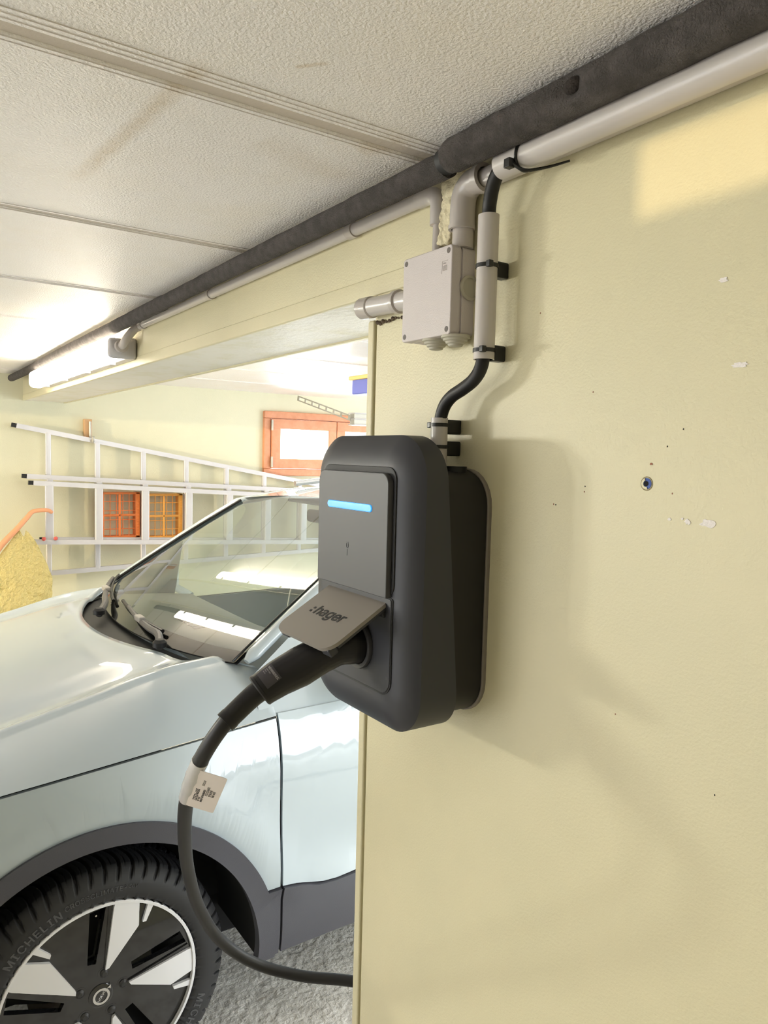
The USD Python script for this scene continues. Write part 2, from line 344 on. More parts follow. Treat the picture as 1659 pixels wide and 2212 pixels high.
wl = Thing('wall_left', at=(XL, 0, 0), kind='structure')
W1 = (1.69, 2.93, 1.61, 2.08); W2 = (-3.95, -2.85, 1.61, 2.08)
for y0, y1, z0, z1 in [(YF, W2[0], 0, ZC), (W2[0], W2[1], 0, W2[2]), (W2[0], W2[1], W2[3], ZC), (W2[1], W1[0], 0, ZC), (W1[0], W1[1], 0, W1[2]), (W1[0], W1[1], W1[3], ZC), (W1[1], YB, 0, ZC)]:
    wl.part('wall_section', bx(XL-.1, XL, y0, y1, z0, z1), wall_far, smooth=False)
wb = Thing('wall_back', at=(0, YB, 0), kind='structure')
for x0, x1, z0 in [(XL-.1, -4.45, 0), (-4.45, -.95, 2.06), (-.95, XR+.4, 0)]: wb.part('wall_section', bx(x0, x1, YB, YB+.1, z0, ZC+.1), wall_far, smooth=False)
wf = Thing('wall_front', at=(0, YF, 0), kind='structure')
SL = (.865, 1.6, 2.116, 2.205)                     # high slot window that lets the low sun in
for x0, x1, z0, z1 in [(XL-.1, -4.25, 0, ZC), (-4.25, -1.55, 2.03, ZC), (-1.55, SL[0], 0, ZC), (SL[1], XR+.5, 0, ZC), (SL[0], SL[1], 0, SL[2]), (SL[0], SL[1], SL[3], ZC)]:
    wf.part('wall_section', bx(x0, x1, YF-.02, YF, z0, z1), wall_far, smooth=False)
we = Thing('wall_end', at=(XR, 0, 0), kind='structure')
for y0, y1, z0, z1, x in [(YF, 0., 0, ZC, XR), (.2, 1.05, 0, ZC, 1.6), (3.75, YB, 0, ZC, 1.6), (1.05, 3.75, 2.15, ZC, 1.6)]:
    we.part('wall_section', bx(x, x+.1, y0, y1, z0, z1), wall_far, smooth=False)

def make_window(name, y0, y1, z0, z1):
    t = Thing(name, at=(XL, y0, z0), kind='structure'); F0, F1 = XL-.06, XL+.03
    y0 -= .016; y1 += .016; z0 -= .014; z1 += .014; f = .055
    for i, b in enumerate([(y0, y1, z1-f, z1), (y0, y1, z0, z0+f), (y0, y0+f, z0+f, z1-f), (y1-f, y1, z0+f, z1-f)]):
        t.part('window_frame', rbox(F0, F1, b[0], b[1], b[2], b[3], .006, 8), wood)
    ym = (y0+y1)/2; s = .075
    for a, b in ((y0+f+.003, ym-.002), (ym+.002, y1-f-.003)):
        c, d = z0+f+.003, z1-f-.003
        sash = [rbox(F0, F1+.012, a, b, d-s, d, .006, 8), rbox(F0, F1+.012, a, b, c, c+s, .006, 8), rbox(F0, F1+.012, a, a+s, c+s-.006, d-s+.006, .006, 8), rbox(F0, F1+.012, b-s, b, c+s-.006, d-s+.006, .006, 8)]
        t.part('sash', cat_(sash), wood)
        t.part('pane', bx(F0+.02, F0+.026, a+s-.01, b-s+.01, c+s-.01, d-s+.01), pane_mat, smooth=False)
        hy = a if a < ym-.3 and abs(a-y0-f) < .02 else b
        for z in (c+.05, d-.05):
            t.part('hinge', tube([(F1+.016, hy, z-.04), (F1+.016, hy, z+.04)], .009, 10), steel)
make_window('window_1', *W1); make_window('window_2', *W2)

# ================================================================== the charging station
CX = -.9955
ch = Thing('charging_station', 'dark grey wall-mounted electric car charging station with a glowing blue bar and fold-down lid', 'charging station', at=(CX, 0, 1.352))
ch.part('wall_seal', slab(-.9935, 1.561, .297, .386, .057, 0, -.007, .002), seal_mat, label='brownish sealant strip round the back edge')
ch.part('back_body', slab(-.9935, 1.561, .291, .380, .054, -.004, -.100, .004), charger_body, label='near-black back half of the charging station')
ch.part('front_cover', bulged_cover(CX, 1.577, .301, .450, .066, -.150, .070, math.radians(50), lambda z: -.088+(1.763-z)*.087), charger_front, smooth=24)
ch.part('cable_entry', tube(bez([(-.905, -.03, 1.742), (-.905, -.03, 1.757)], 2), .022, 20), dark_plastic)
ch.part('panel_recess', slab(-.992, 1.6575, .214, .194, .02, -.145, -.1508, .001), black_gap)
up_ = ch.part('display_panel', slab(-.995, 1.6535, .206, .184, (.018, .018, .002, .002), -.149, -.1595, .0015), charger_panel)
ch.part('status_light', slab(-1.0, 1.691, .132, .0115, .0057, -.159, -.1612, .001), led_mat, label='glowing blue status bar')
sy = [text(c, .0075, .0004, (-1.003, -.1596, 1.6275), (1, 0, 0), (0, 0, 1), 'c') for c in ('U',)]
sy += [bx(-1.006, -1.000, -.1599, -.1594, 1.6325, 1.6335), bx(-1.0035, -1.0025, -.1599, -.1594, 1.612, 1.622)]
ch.part('plug_symbol', cat_(sy), charger_front, parent=up_)
ch.part('socket_outline', slab(-.992, 1.4865, .211, .149, (.004, .004, .024, .024), -.145, -.1507), black_gap)
sp = ch.part('socket_panel', slab(-.992, 1.4875, .207, .145, (.004, .004, .022, .022), -.146, -.1520, .0012), charger_front)
ch.part('socket_ring', place(lathe([(.0315, 0), (.0375, 0), (.0385, .004), (.0375, .0075), (.0315, .0075), (.0315, 0)], 48), (-.972, -.151, 1.476), (1, 0, 0), (0, 0, 1), (0, -1, 0)), charger_panel, parent=sp)
# lid, hinged under the display panel, falling forward
LO = np.array([-.986, -.152, 1.553]); LV = np.array([0, -.098, -.059]); LV /= np.linalg.norm(LV); LN = np.cross([1, 0, 0], -LV)
lid_poly = Polygon([(p[0], p[1]) for p in rr(.170, .117, (.003, .003, .024, .024), 10)])
lid = prism(lid_poly, .0055); lid.apply_translation((0, -.0585, -.0055))
lp = ch.part('lid', place(lid, LO, (1, 0, 0), -LV, LN), charger_lid, label='light grey fold-down lid carrying the maker name')
for sx in (-1, 1):
    ch.part('lid_lip', place(rbox(sx*.066-.013, sx*.066+.013, -.113, -.098, -.0185, -.004, .003, 8), LO, (1, 0, 0), -LV, LN), charger_front, parent=lp)
    ch.part('lid_side_rib', place(rbox(sx*.0825-.002, sx*.0825+.002, -.098, -.004, -.010, -.002, .001, 6), LO, (1, 0, 0), -LV, LN), charger_front, parent=lp)
ch.part('hinge_block', place(rbox(-.084, .084, -.014, .004, -.020, -.006, .003, 8), LO, (1, 0, 0), -LV, LN), black_gap, parent=lp)
tx = meshkit.text_mesh('hager', .0165, .0004, True); k = tx.bounds[1][0]; tx.apply_scale((.086/k, 1.12, 1)); tx.vertices[:, 0] += .18*tx.vertices[:, 1]
dots = [bx(-.0105, -.0055, .0005, .0045, 0, .0004), bx(-.0085, -.0035, .0085, .0125, 0, .0004)]
tx = cat_([tx]+dots); tx.apply_translation((-.0430, -.0635, .0001))
ch.part('lettering', place(tx, LO, (1, 0, 0), -LV, LN), ink, parent=lp, smooth=False)

# ------------------------------------------------------------------ plug, cable and its tag
cb = Thing('charging_cable', 'thick black charging cable curving down from the plug in the charging station towards the floor', 'cable', at=(CX, -.152, 1.475))
def hullchain(nodes, ref=.004, sm=6):
    M_ = None
    for (p, r), (q, s) in zip(nodes[:-1], nodes[1:]):
        h = manifold3d.Manifold.batch_hull([sphere_at(p, r, 28), sphere_at(q, s, 28)]); M_ = h if M_ is None else M_ + h
    t = tm(M_.refine_to_length(ref)); t = trimesh.Trimesh(t.vertices, t.faces, process=True); trimesh.smoothing.filter_taubin(t, .5, .53, iterations=sm); return t
pl = hullchain([((-.972, -.15, 1.476), .0305), ((-.972, -.170, 1.476), .030), ((-.976, -.188, 1.473), .0265), ((-.988, -.210, 1.463), .0290), ((-1.002, -.240, 1.444), .0310), ((-1.010, -.270, 1.4295), .0285), ((-1.0145, -.298, 1.4135), .0255), ((-1.020, -.322, 1.399), .0250)])
PD = np.array([-1.016, -.302, 1.404])-np.array([-1.008, -.270, 1.428]); PD /= np.linalg.norm(PD)
# cut the rounded rear end square
keep = manifold3d.Manifold(manifold3d.Mesh(np.asarray(pl.vertices, np.float32), np.asarray(pl.faces, np.uint32)))
rear = np.array([-1.0150, -.299, 1.413])
try:
    keep = keep.trim_by_plane(list(-PD), float(-PD@rear)); pl2 = tm(keep)
    if len(pl2.faces) > 100: pl = pl2
except Exception: pass
pp = cb.part('plug', pl, plug_mat)
cb.part('grip_collar', tube([rear-PD*.004, rear-PD*.002, rear+PD*.002, rear+PD*.004], [.0245, .0262, .0262, .0240], 32), plug_mat, parent=pp)
# seam line along the grip's underside
side = np.cross(PD, [0, 0, 1.]); side /= np.linalg.norm(side); upv = np.cross(side, PD)
tocam = CAM-np.array([-1.01, -.28, 1.435]); tocam -= PD*(tocam@PD); tocam /= np.linalg.norm(tocam)
ev = np.cross(PD, tocam)
vis = np.array([.90, -.42, -.12]); vis -= PD*(vis@PD); vis /= np.linalg.norm(vis); vu = np.cross(vis, PD); vu = vu if vu[2] > 0 else -vu
# printed label on the grip: a curved patch plus its lettering
pc = rear-PD*.022
def arc_patch(c, ax, d0, d1, r, L, a0, a1, th, n=10):
    V, F = [], []
    for rad in (r, r+th):
        for i in range(2):
            for j in range(n+1):
                a = a0+(a1-a0)*j/n; V.append(c+ax*(L*(i-.5))+rad*(d0*math.cos(a)+d1*math.sin(a)))
    k = n+1
    def q(a, b, c_, d): F.extend([[a, b, c_], [a, c_, d]])
    for j in range(n):
        q(2*k+j, 2*k+j+1, 3*k+j+1, 3*k+j); q(j, k+j, k+j+1, j+1); q(j, j+1, 2*k+j+1, 2*k+j); q(k+j, 3*k+j, 3*k+j+1, k+j+1)
    q(0, 2*k, 3*k, k); q(n, k+n, 3*k+n, 2*k+n)
    m = trimesh.Trimesh(V, F, process=False); m.fix_normals(); return m
lb = cb.part('rating_label', arc_patch(pc, PD, vis, vu, .0268, .026, .15, 1.25, .0009), plug_label, parent=pp)
def on_arc(mesh, c, ax, r):
    """wraps lettering lying in xy (x along vu arc downwards, y along the axis) round the grip"""
    v = mesh.vertices.copy(); a = 1.15-v[:, 0]/r
    mesh = mesh.copy(); mesh.vertices = c+np.outer(v[:, 1], -ax)+(r+v[:, 2])[:, None]*(np.outer(np.cos(a), vis)+np.outer(np.sin(a), vu)); mesh.fix_normals(); return mesh
lt = []
for s, h, y in (('MENNEKES', .0036, .0062), ('480V 32A', .0018, .0028), ('IP44', .0018, -.0002), ('AC 3~', .0018, -.0032)):
    t = meshkit.text_mesh(s, h, .0003, h > .003); t.apply_scale((min(1, .026/t.bounds[1][0]), 1, 1)); t.apply_translation((0, y, 0)); lt.append(t)
cb.part('label_print', on_arc(cat_(lt), pc, PD, .0278), grey_ink, parent=pp, smooth=False)
boot_end = np.array([-1.020, -.352, 1.372])
bp_ = bez([rear-PD*.004, rear+PD*.02, boot_end], 12)
cb.part('strain_relief', tube(bp_, np.linspace(.0172, .0158, len(bp_)), 28), plug_mat)
cb.part('strain_relief_rim', hollow([bp_[-2], bp_[-1], bp_[-1]+(bp_[-1]-bp_[-2])*.3], .0165, .012, 28), plug_mat)
CP = bez([rear+PD*.01, boot_end, (-1.063, -.375, 1.302), (-1.147, -.366, 1.208), (-1.247, -.335, 1.093), (-1.346, -.293, .963), (-1.429, -.24, .827), (-1.488, -.17, .698), (-1.501, -.08, .602), (-1.463, .02, .556), (-1.388, .12, .55), (-1.25, .26, .545), (-1.15, .55, .50), (-1.2, 1.2, .45), (-1.45, 1.9, .6), (-1.86, 2.25, .93)], 150)
cb.part('sheath', tube(CP, .0123, 24), cable_black)
# clear wrap and paper tag
i0 = int(np.argmin(np.abs(CP[:60, 2]-1.300))); i1 = int(np.argmin(np.abs(CP[:60, 2]-1.212)))
wr_ = CP[i0:i1+1]
sl = tube(wr_, .0131+.0005*np.sin(np.arange(len(wr_))*2.1), 28)
tg = cb.part('tag_wrap', sl, film, label='white shiny film wrapped round the cable')
tu = CP[i0]-CP[i1]; tu /= np.linalg.norm(tu)
mid = (CP[i0]+CP[i1])/2
vd = CAM-mid; vd /= np.linalg.norm(vd)
nrm = vd*1.0; nrm -= tu*(nrm@tu); nrm /= np.linalg.norm(nrm)
tr = np.cross(tu, nrm)
if tr[0] < 0: tr = -tr
nrm = np.cross(tr, tu); nrm = nrm if nrm@vd > 0 else -nrm
tl, tw = float(np.linalg.norm(CP[i0]-CP[i1]))*.96, .046
T0 = mid-tr*.004+nrm*.0128
tag_ = prism(Polygon(rr(tw, tl, .004, 6)), .0005); tag_.apply_translation((tw/2+.006, -.002, 0))
tp = cb.part('tag', place(tag_, T0, tr, tu, nrm), paper, label='cream paper tag printed with numbers')
prt = []
def tag_text(s, h, along, across, bold=False):
    t = meshkit.text_mesh(s, h, .0003, bold); t.apply_scale((.9, 1, 1))
    prt.append(place(t, T0+tr*across+tu*along+nrm*.0005, tu, -tr, nrm))
tag_text('32324603', .0062, -.037, .0190, True); tag_text('AE 463', .0036, -.037, .0232); tag_text('MADE IN ROMANIA', .0036, -.037, .0278)
tag_text('P32324603', .0042, -.013, .0330); tag_text('1P36358', .0040, -.013, .0382); tag_text('VAE 463', .0040, -.013, .0432); tag_text('221110', .0036, .016, .0232)
cb.part('tag_print', cat_(prt), ink, parent=tp, smooth=False)

# ================================================================== pipes and boxes on the wall
jb = Thing('junction_box', 'square pale grey electrical junction box with four screw holes above the charging station', 'junction box', at=(-.967, 0, 2.026))
jb.part('base_box', slab(-.967, 2.026, .126, .134, .006, 0, -.024, .001), box_plastic)
jb.part('rim', slab(-.967, 2.026, .121, .129, .005, -.02, -.030, .001), box_plastic)
lidp = jb.part('cover', slab(-.967, 2.026, .127, .135, .006, -.029, -.046, .002), box_plastic)
for sx in (-1, 1):
    for sz in (-1, 1):
        jb.part('screw', place(lathe([(0, -.002), (.0042, -.002), (.0044, .0002), (0, .0002)], 20), (-.967+sx*.055, -.0460, 2.026+sz*.059), (1, 0, 0), (0, 0, 1), (0, -1, 0)), mat('screw_recess', (.10, .085, .075), .5), parent=lidp)
em = [bx(-.9275, -.9268, -.0463, -.0459, 2.052, 2.071), bx(-.9275, -.913, -.0463, -.0459, 2.0703, 2.071)]
em += [bx(x, x+.0011, -.0463, -.0459, 2.056, 2.064) for x in np.arange(-.925, -.915, .0022)]
em.append(text('IP55', .0022, .0003, (-.9245, -.046, 2.066), (1, 0, 0), (0, 0, 1)))
jb.part('embossed_mark', cat_(em), mat('emboss_grey', (.40, .36, .34), .5), parent=lidp, smooth=False)
for x in (-.966, -.917):
    jb.part('grommet', place(lathe([(0, 0), (.023, 0), (.023, .004), (.020, .005), (.019, .008), (.016, .009), (.015, .012), (.012, .013), (.011, .016), (.007, .017), (0, .018)], 32), (x, -.023, 1.9595), (1, 0, 0), (0, -1, 0), (0, 0, -1)), rubber_grey)
jb.part('side_entry', place(lathe([(0, .0), (.019, 0), (.019, .003), (.015, .004), (.015, .002), (0, .002)], 32), (-.904, -.010, 2.032), (0, -1, 0), (0, 0, 1), (1, 0, 0)), rubber_grey)

cd_ = Thing('conduit_pipe', 'pale grey wall conduit whose thick elbow drops into the junction box', 'pipe', at=(-.91, 0, 2.09))
cd_.part('pipe', tube([(-.885, -.0155, 2.185), (.4, -.0155, 2.185), (4.0, -.0155, 2.185)], .0152, 24), pvc)
cd_.part('drop_pipe', tube([(-.914, -.0175, 2.092), (-.914, -.0175, 2.13)], .0165, 24), pvc)
el = bez([(-.914, -.0195, 2.125), (-.914, -.0195, 2.15), (-.910, -.0195, 2.172), (-.895, -.0195, 2.184), (-.872, -.0195, 2.185)], 24)
cd_.part('elbow', tube(el, .0195, 28), pvc)
cd_.part('elbow_collar', hollow([(-.876, -.0205, 2.185), (-.870, -.0205, 2.185), (-.864, -.0205, 2.185)], .0212, .015, 28), pvc)
cd_.part('elbow_collar', hollow([(-.914, -.0205, 2.120), (-.914, -.0205, 2.123), (-.914, -.0205, 2.126)], .0206, .016, 28), pvc)
for i, (x, w, h) in enumerate([(-.62, .09, .004), (-.50, .12, .005), (-.30, .1, .004), (-.835, .03, .006), (-.85, .018, .005)]):
    q = np.linspace(-1, 1, 9); P_ = np.stack([x+q*w/2, np.full(9, -.0285), np.full(9, 2.176)], 1)
    cd_.part('paint_smear', tube(P_, h*.5*(1-.8*q*q), 8), plaster)
big = Thing('cable_duct', 'thick glossy pale grey tube strapped to the wall conduit near the ceiling', 'pipe', at=(-.80, -.047, 2.175))
big.part('tube', hollow([(-.80, -.047, 2.175), (-.4, -.047, 2.175), (.2, -.047, 2.175), (4.0, -.047, 2.175)], .0176, .0155, 32), pvc_white)
tie = Thing('cable_tie', 'long black cable tie looped round the thick tube with its tail on the wall', 'cable tie', at=(-.755, -.04, 2.175))
lp_ = []
for a in np.linspace(.15*PI, 1.62*PI, 30):
    lp_.append((-.752+.004*math.sin(a), -.047+.0187*math.cos(a), 2.175+.0187*math.sin(a)))
flat = np.array([(.0006, -.0022), (.0006, .0022), (-.0006, .0022), (-.0006, -.0022)])*1.0
tie.part('band', tube(lp_, .0023, 8), tie_black)
tie.part('head', rbox(-.766, -.755, -.074, -.063, 2.156, 2.168, .001, 6), tie_black)
tie.part('tail', tube(bez([(-.757, -.0665, 2.162), (-.745, -.055, 2.152), (-.73, -.03, 2.157), (-.712, -.006, 2.1655)], 18), np.linspace(.0027, .0015, 19), 8), tie_black)
thin = Thing('thin_conduit', 'thin pale conduit running from the junction box along the beam to the lamp', 'pipe', at=(-1.0, 0, 2.09))
thin.part('pipe', tube([(-1.02, -.0138, 2.197), (-2.0, -.0138, 2.197), (-2.755, -.0138, 2.197)], .0118, 20), pvc_white)
thin.part('drop_pipe', tube([(-.984, -.012, 2.09), (-.984, -.012, 2.15)], .0088, 18), pvc)
thin.part('elbow', tube(bez([(-1.035, -.0138, 2.197), (-1.012, -.0138, 2.197), (-.995, -.0134, 2.194), (-.985, -.013, 2.182), (-.984, -.0125, 2.145)], 24), .0135, 24), pvc_white)
for x in (-1.25, -1.99, -2.62):
    thin.part('clip', hollow([(x-.012, -.0138, 2.197), (x, -.0138, 2.197), (x+.012, -.0138, 2.197)], .0142, .0115, 24), pvc)
thin.part('lamp_branch', tube(bez([(-2.66, -.014, 2.195), (-2.665, -.03, 2.185), (-2.675, -.055, 2.15), (-2.69, -.06, 2.135), (-2.73, -.06, 2.13)], 20), .014, 20), pvc)
thin.part('branch_nut', hollow([(-2.73, -.06, 2.13), (-2.72, -.06, 2.13), (-2.705, -.06, 2.13)], .022, .01, 18), pvc)
bp2 = Thing('stub_pipe', 'short thick pale grey pipe stub running from the junction box to the wall corner', 'pipe', at=(-1.18, -.02, 2.04))
bp2.part('pipe', tube([(-1.172, -.022, 2.040), (-1.03, -.021, 2.034)], .0172, 24), pvc_white)
bp2.part('end_cap', tube([(-1.196, -.022, 2.041), (-1.192, -.022, 2.041), (-1.160, -.022, 2.0395), (-1.158, -.022, 2.0395)], [.013, .0195, .0195, .0175], 28), pvc)
bp2.part('collar', tube([(-1.085, -.0215, 2.0365), (-1.083, -.0215, 2.0365), (-1.072, -.0215, 2.036), (-1.070, -.0215, 2.036)], [.0175, .0205, .0205, .0175], 28), pvc)
fo = Thing('foam_patch', 'lumpy cream expanding foam squeezed out beside the conduit elbow', 'foam', at=(-.955, 0, 2.16))
fp = Polygon([(-.978, 2.112), (-.955, 2.108), (-.945, 2.115), (-.945, 2.16), (-.93, 2.19), (-.915, 2.206), (-.925, 2.214), (-.955, 2.213), (-.972, 2.203), (-.968, 2.18), (-.974, 2.15), (-.972, 2.13)])
fm = manifold3d.Manifold.extrude(manifold3d.CrossSection([np.array(fp.exterior.coords)[:-1]]), .016).refine_to_length(.0035)
fm = tm(fm); fm = trimesh.Trimesh(fm.vertices, fm.faces, process=True); trimesh.smoothing.filter_taubin(fm, .5, .53, iterations=8)
fm.vertices += (fm.vertex_normals*((meshkit.fbm(fm.vertices*150, 3, 5)-.45)*.011)[:, None])
fo.part('foam', place(fm, (0, -.002, 0), (1, 0, 0), (0, 0, 1), (0, -1, 0)), foam_mat, smooth=60)
crk = Thing('foam_crumb', 'dark ragged gap with crumbs beneath the stub pipe by the wall corner', 'rubble', at=(-1.11, 0, 2.016))
cr = [sphere_at((-1.172+.010*i+.003*rng.random(), -.003, 2.016+.004*rng.random()-.004), .002+.003*rng.random(), 8) for i in range(11)]
crk.part('crumbs', cat_([tm(c) for c in cr]), mat('crumb_brown', (.20, .15, .11), .9, bump=(300, .004)))

# vertical sleeves and the black supply cable
def sleeve(x, y, z0, z1, r, label):
    t = Thing('cable_sleeve', label, 'pipe', at=(x, y, z0)); t.part('tube', hollow([(x+.003*(0 if True else 1), y, z0), (x, y, (z0+z1)/2), (x, y, z1)], r, r-.0022, 32), pvc_white); return t
sleeve(-.8335, -.037, 1.914, 2.119, .0153, 'long upright pale grey cable sleeve beside the junction box')
sleeve(-.9295, -.040, 1.753, 1.832, .0135, 'short upright pale grey cable sleeve just above the charging station')
sc = Thing('supply_cable', 'black supply cable bending out of the thick tube, through the sleeves, into the charging station', 'cable', at=(-.83, -.04, 1.74))
sc.part('sheath', tube(bez([(-.70, -.047, 2.175), (-.78, -.047, 2.1755), (-.800, -.0465, 2.173), (-.815, -.045, 2.160), (-.826, -.042, 2.138), (-.8325, -.038, 2.112), (-.8335, -.037, 2.02), (-.8345, -.037, 1.93), (-.838, -.038, 1.903), (-.852, -.039, 1.886), (-.874, -.040, 1.8745), (-.900, -.0405, 1.864), (-.918, -.0405, 1.849), (-.9275, -.040, 1.826), (-.9295, -.040, 1.79), (-.9295, -.040, 1.742)], 110), .0100, 20), cable_black)
def clip(z, sx, sr, head, label):
    y = -.037 if sx > -.9 else -.04; x = sx-.001
    t = Thing('tie_mount', label, 'cable tie', at=(x, 0, z))
    t.part('mount_block', rbox(x-.0075, x+.0085, y+sr-.004, -.001, z-.014, z+.009, .002, 8), tie_black)
    t.part('band', ring_tie((sx, y, z), (0, 0, 1), sr, .0055), tie_black)
    a = math.radians(head); hx, hy = sx+(sr+.003)*math.cos(a), y+(sr+.003)*math.sin(a)
    t.part('tie_head', rbox(hx-.004, hx+.004, hy-.004, hy+.004, z-.0045, z+.0045, .001, 6), tie_black)
clip(2.047, -.8335, .0153, -30, 'black cable tie and mount high on the long sleeve')
clip(1.927, -.8335, .0153, -48, 'black cable tie and mount at the foot of the long sleeve')
clip(1.821, -.9295, .0135, -160, 'black cable tie and mount round the short sleeve top')
clip(1.787, -.9295, .0135, -160, 'black cable tie and mount just behind the charging station top')

ins = Thing('insulated_pipe', 'pipe wrapped in dark grey felt insulation along the ceiling corner', 'pipe', at=(-.88, -.077, 2.2))
def rough_tube(P, r, seed):
    P = np.asarray(P); t = tube(P, r, 36); n = trimesh.Trimesh(t.vertices, t.faces, process=False).vertex_normals
    t.vertices = t.vertices+n*((meshkit.fbm(t.vertices*np.array([30, 90, 90]), 4, seed)-.5)*.004)[:, None]; return t
xs1 = np.concatenate([np.arange(-.878, .3, .012), np.arange(.3, 4., .05)])
near = rough_tube(np.stack([xs1, np.full(len(xs1), -.077), np.full(len(xs1), 2.2035)], 1), np.where(xs1 < -.872, .021, .0243), 1)
# a torn pit in the near sleeve
pit = np.array([-.632, -.100, 2.2045]); d = near.vertices-pit; w_ = np.exp(-((d[:, 0]/.017)**4+(d[:, 2]/.013)**4+(np.minimum(0, .006-d[:, 1])/.01)**2*0))*(d[:, 1] < .018)
near.vertices += np.array([0, .010, 0])*w_[:, None]
ins.part('near_sleeve', near, insul, smooth=60)
ins.part('torn_pit', place(tm(sphere_at((0, 0, 0), 1, 20)), (-.632, -.092, 2.206), (.0135, 0, 0), (0, .0075, 0), (0, 0, .0095)), mat('pit_brown', (.03, .022, .018), .9, bump=(300, .004)))
xs2 = np.arange(-5.25, -.884, .02); zz2 = 2.2005+.0015*np.sin(xs2*3)
far = rough_tube(np.stack([xs2, -.073-.002*np.sin(xs2*1.7), zz2], 1), .0195+.002*((xs2 < -2.2)*1.), 2)
ins.part('far_sleeve', far, insul, smooth=60)
ins.part('sleeve_gap', tube([(-.892, -.0745, 2.2015), (-.874, -.0755, 2.2025)], .0192, 28), black_gap)

# wall anchor
an = Thing('wall_anchor', 'blue plastic wall plug left in a hole in the bare yellow wall', 'wall plug', at=(-.571, 0, 1.745))
an.part('socket', place(lathe([(.0030, -.001), (.0066, -.001), (.0068, .0006), (.0030, .0010), (.0030, -.001)], 28), (-.571, 0, 1.745), (1, 0, 0), (0, 0, 1), (0, -1, 0)), blue_plug)
an.part('hole', place(lathe([(0, 0), (.0032, 0), (.0032, .0012), (0, .0011)], 20), (-.571, 0, 1.745), (1, 0, 0), (0, 0, 1), (0, -1, 0)), hole_mat)
an.part('paint_collar', arc_patch(np.array([-.571, -.0006, 1.745]), np.array([0, 1., 0]), np.array([1., 0, 0]), np.array([0, 0, 1.]), .0040, .0022, 1.9, 5.0, .0028), wall_paint)
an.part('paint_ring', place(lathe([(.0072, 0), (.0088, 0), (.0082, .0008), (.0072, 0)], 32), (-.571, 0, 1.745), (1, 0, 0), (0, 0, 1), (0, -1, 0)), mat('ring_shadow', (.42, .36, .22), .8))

# ================================================================== tube lamps on the beam
def tube_lamp(label, side, dz=0.):
    f = lambda y: y if side < 0 else BT-y
    t = Thing('tube_lamp', label, 'lamp', at=(-3.55, f(0), 2.12))
    def B(x0, x1, y0, y1, z0, z1, r, n=12):
        a, b = sorted((f(y0), f(y1))); return rbox(x0, x1, a, b, z0+dz, z1+dz, r, n)
    t.part('housing', B(-4.36, -2.735, -.042, -.001, 2.090, 2.166, .008), lamp_grey)
    t.part('diffuser', B(-4.35, -2.750, -.112, -.040, 2.082, 2.168, .024, 20), lamp_glow, label='glowing white diffuser')
    t.part('end_cap', B(-2.752, -2.728, -.100, -.002, 2.090, 2.160, .012), lamp_grey)
    for x in (-2.90, -3.3, -3.75, -4.2):
        for z in (2.085, 2.163): t.part('latch', B(x-.012, x+.012, -.056, -.034, z-.004, z+.006, .002, 6), lamp_grey)
tube_lamp('glowing fluorescent tube lamp mounted on the yellow beam under the ceiling', -1)
tube_lamp('fluorescent tube lamp on the far face of the beam, seen reflected in the windscreen', 1, .036)

# ================================================================== ladders, crates and bag on the far wall
def rail(P, w=.030, d=.026):
    P = np.asarray(P, float); s = np.array([(-d/2, -w/2), (d/2, -w/2), (d/2, w/2), (-d/2, w/2)]); dr = P[1]-P[0]; dr /= np.linalg.norm(dr)
    q = np.cross(dr, [1., 0, 0]); V = np.vstack([p+a*np.array([1., 0, 0])+b*q for p in P for a, b in s])
    F = [[0, 1, 5], [0, 5, 4], [1, 2, 6], [1, 6, 5], [2, 3, 7], [2, 7, 6], [3, 0, 4], [3, 4, 7], [0, 3, 2], [0, 2, 1], [4, 5, 6], [4, 6, 7]]
    m = trimesh.Trimesh(V, F, process=False); m.fix_normals(); return m
def ladder(name, label, X, top, bot, y1, ys, rw=.036, drop=0., th=.026):
    """top, bot: (y0, z0, slope) of the two rails"""
    zt = lambda y: top[1]+(y-top[0])*top[2]; zb = lambda y: bot[1]+(y-bot[0])*bot[2]
    t = Thing(name, label, 'ladder', at=(X, top[0], bot[1]))
    for q, z in ((top, zt), (bot, zb)):
        a = t.part('rail', rail([(X, q[0], z(q[0])), (X, y1, z(y1))], d=th), alu, smooth=False)
        t.part('end_plug', rail([(X, q[0]-.028, z(q[0]-.028)), (X, q[0], z(q[0]))], .026, .022), dark_plastic, parent=a, smooth=False)
    for y in ys:
        t.part('rung', rbox(X-.014, X+.014, y-rw/2, y+rw/2, zb(y), zt(y), .006, 8), alu)
RY = [.135+.305*k for k in range(12)]
ladder('ladder', 'wide tapering aluminium ladder hung flat on the far yellow wall, its sloping rail highest', -5.235, (-.05, 1.903, -.172), (.02, .945, .028), 3.2, RY[:10], .034)
ladder('ladder', 'narrow aluminium ladder section behind the other, lying level on the far wall', -5.19, (0., 1.585, -.051), (.10, 1.178, -.043), 3.6, RY, .040)
ladder('ladder', 'front aluminium ladder section with thick lower rail, nearest the car', -5.14, (.03, 1.545, -.054), (.035, 1.170, -.043), 3.6, [y-.012 for y in RY], .050, th=.04)
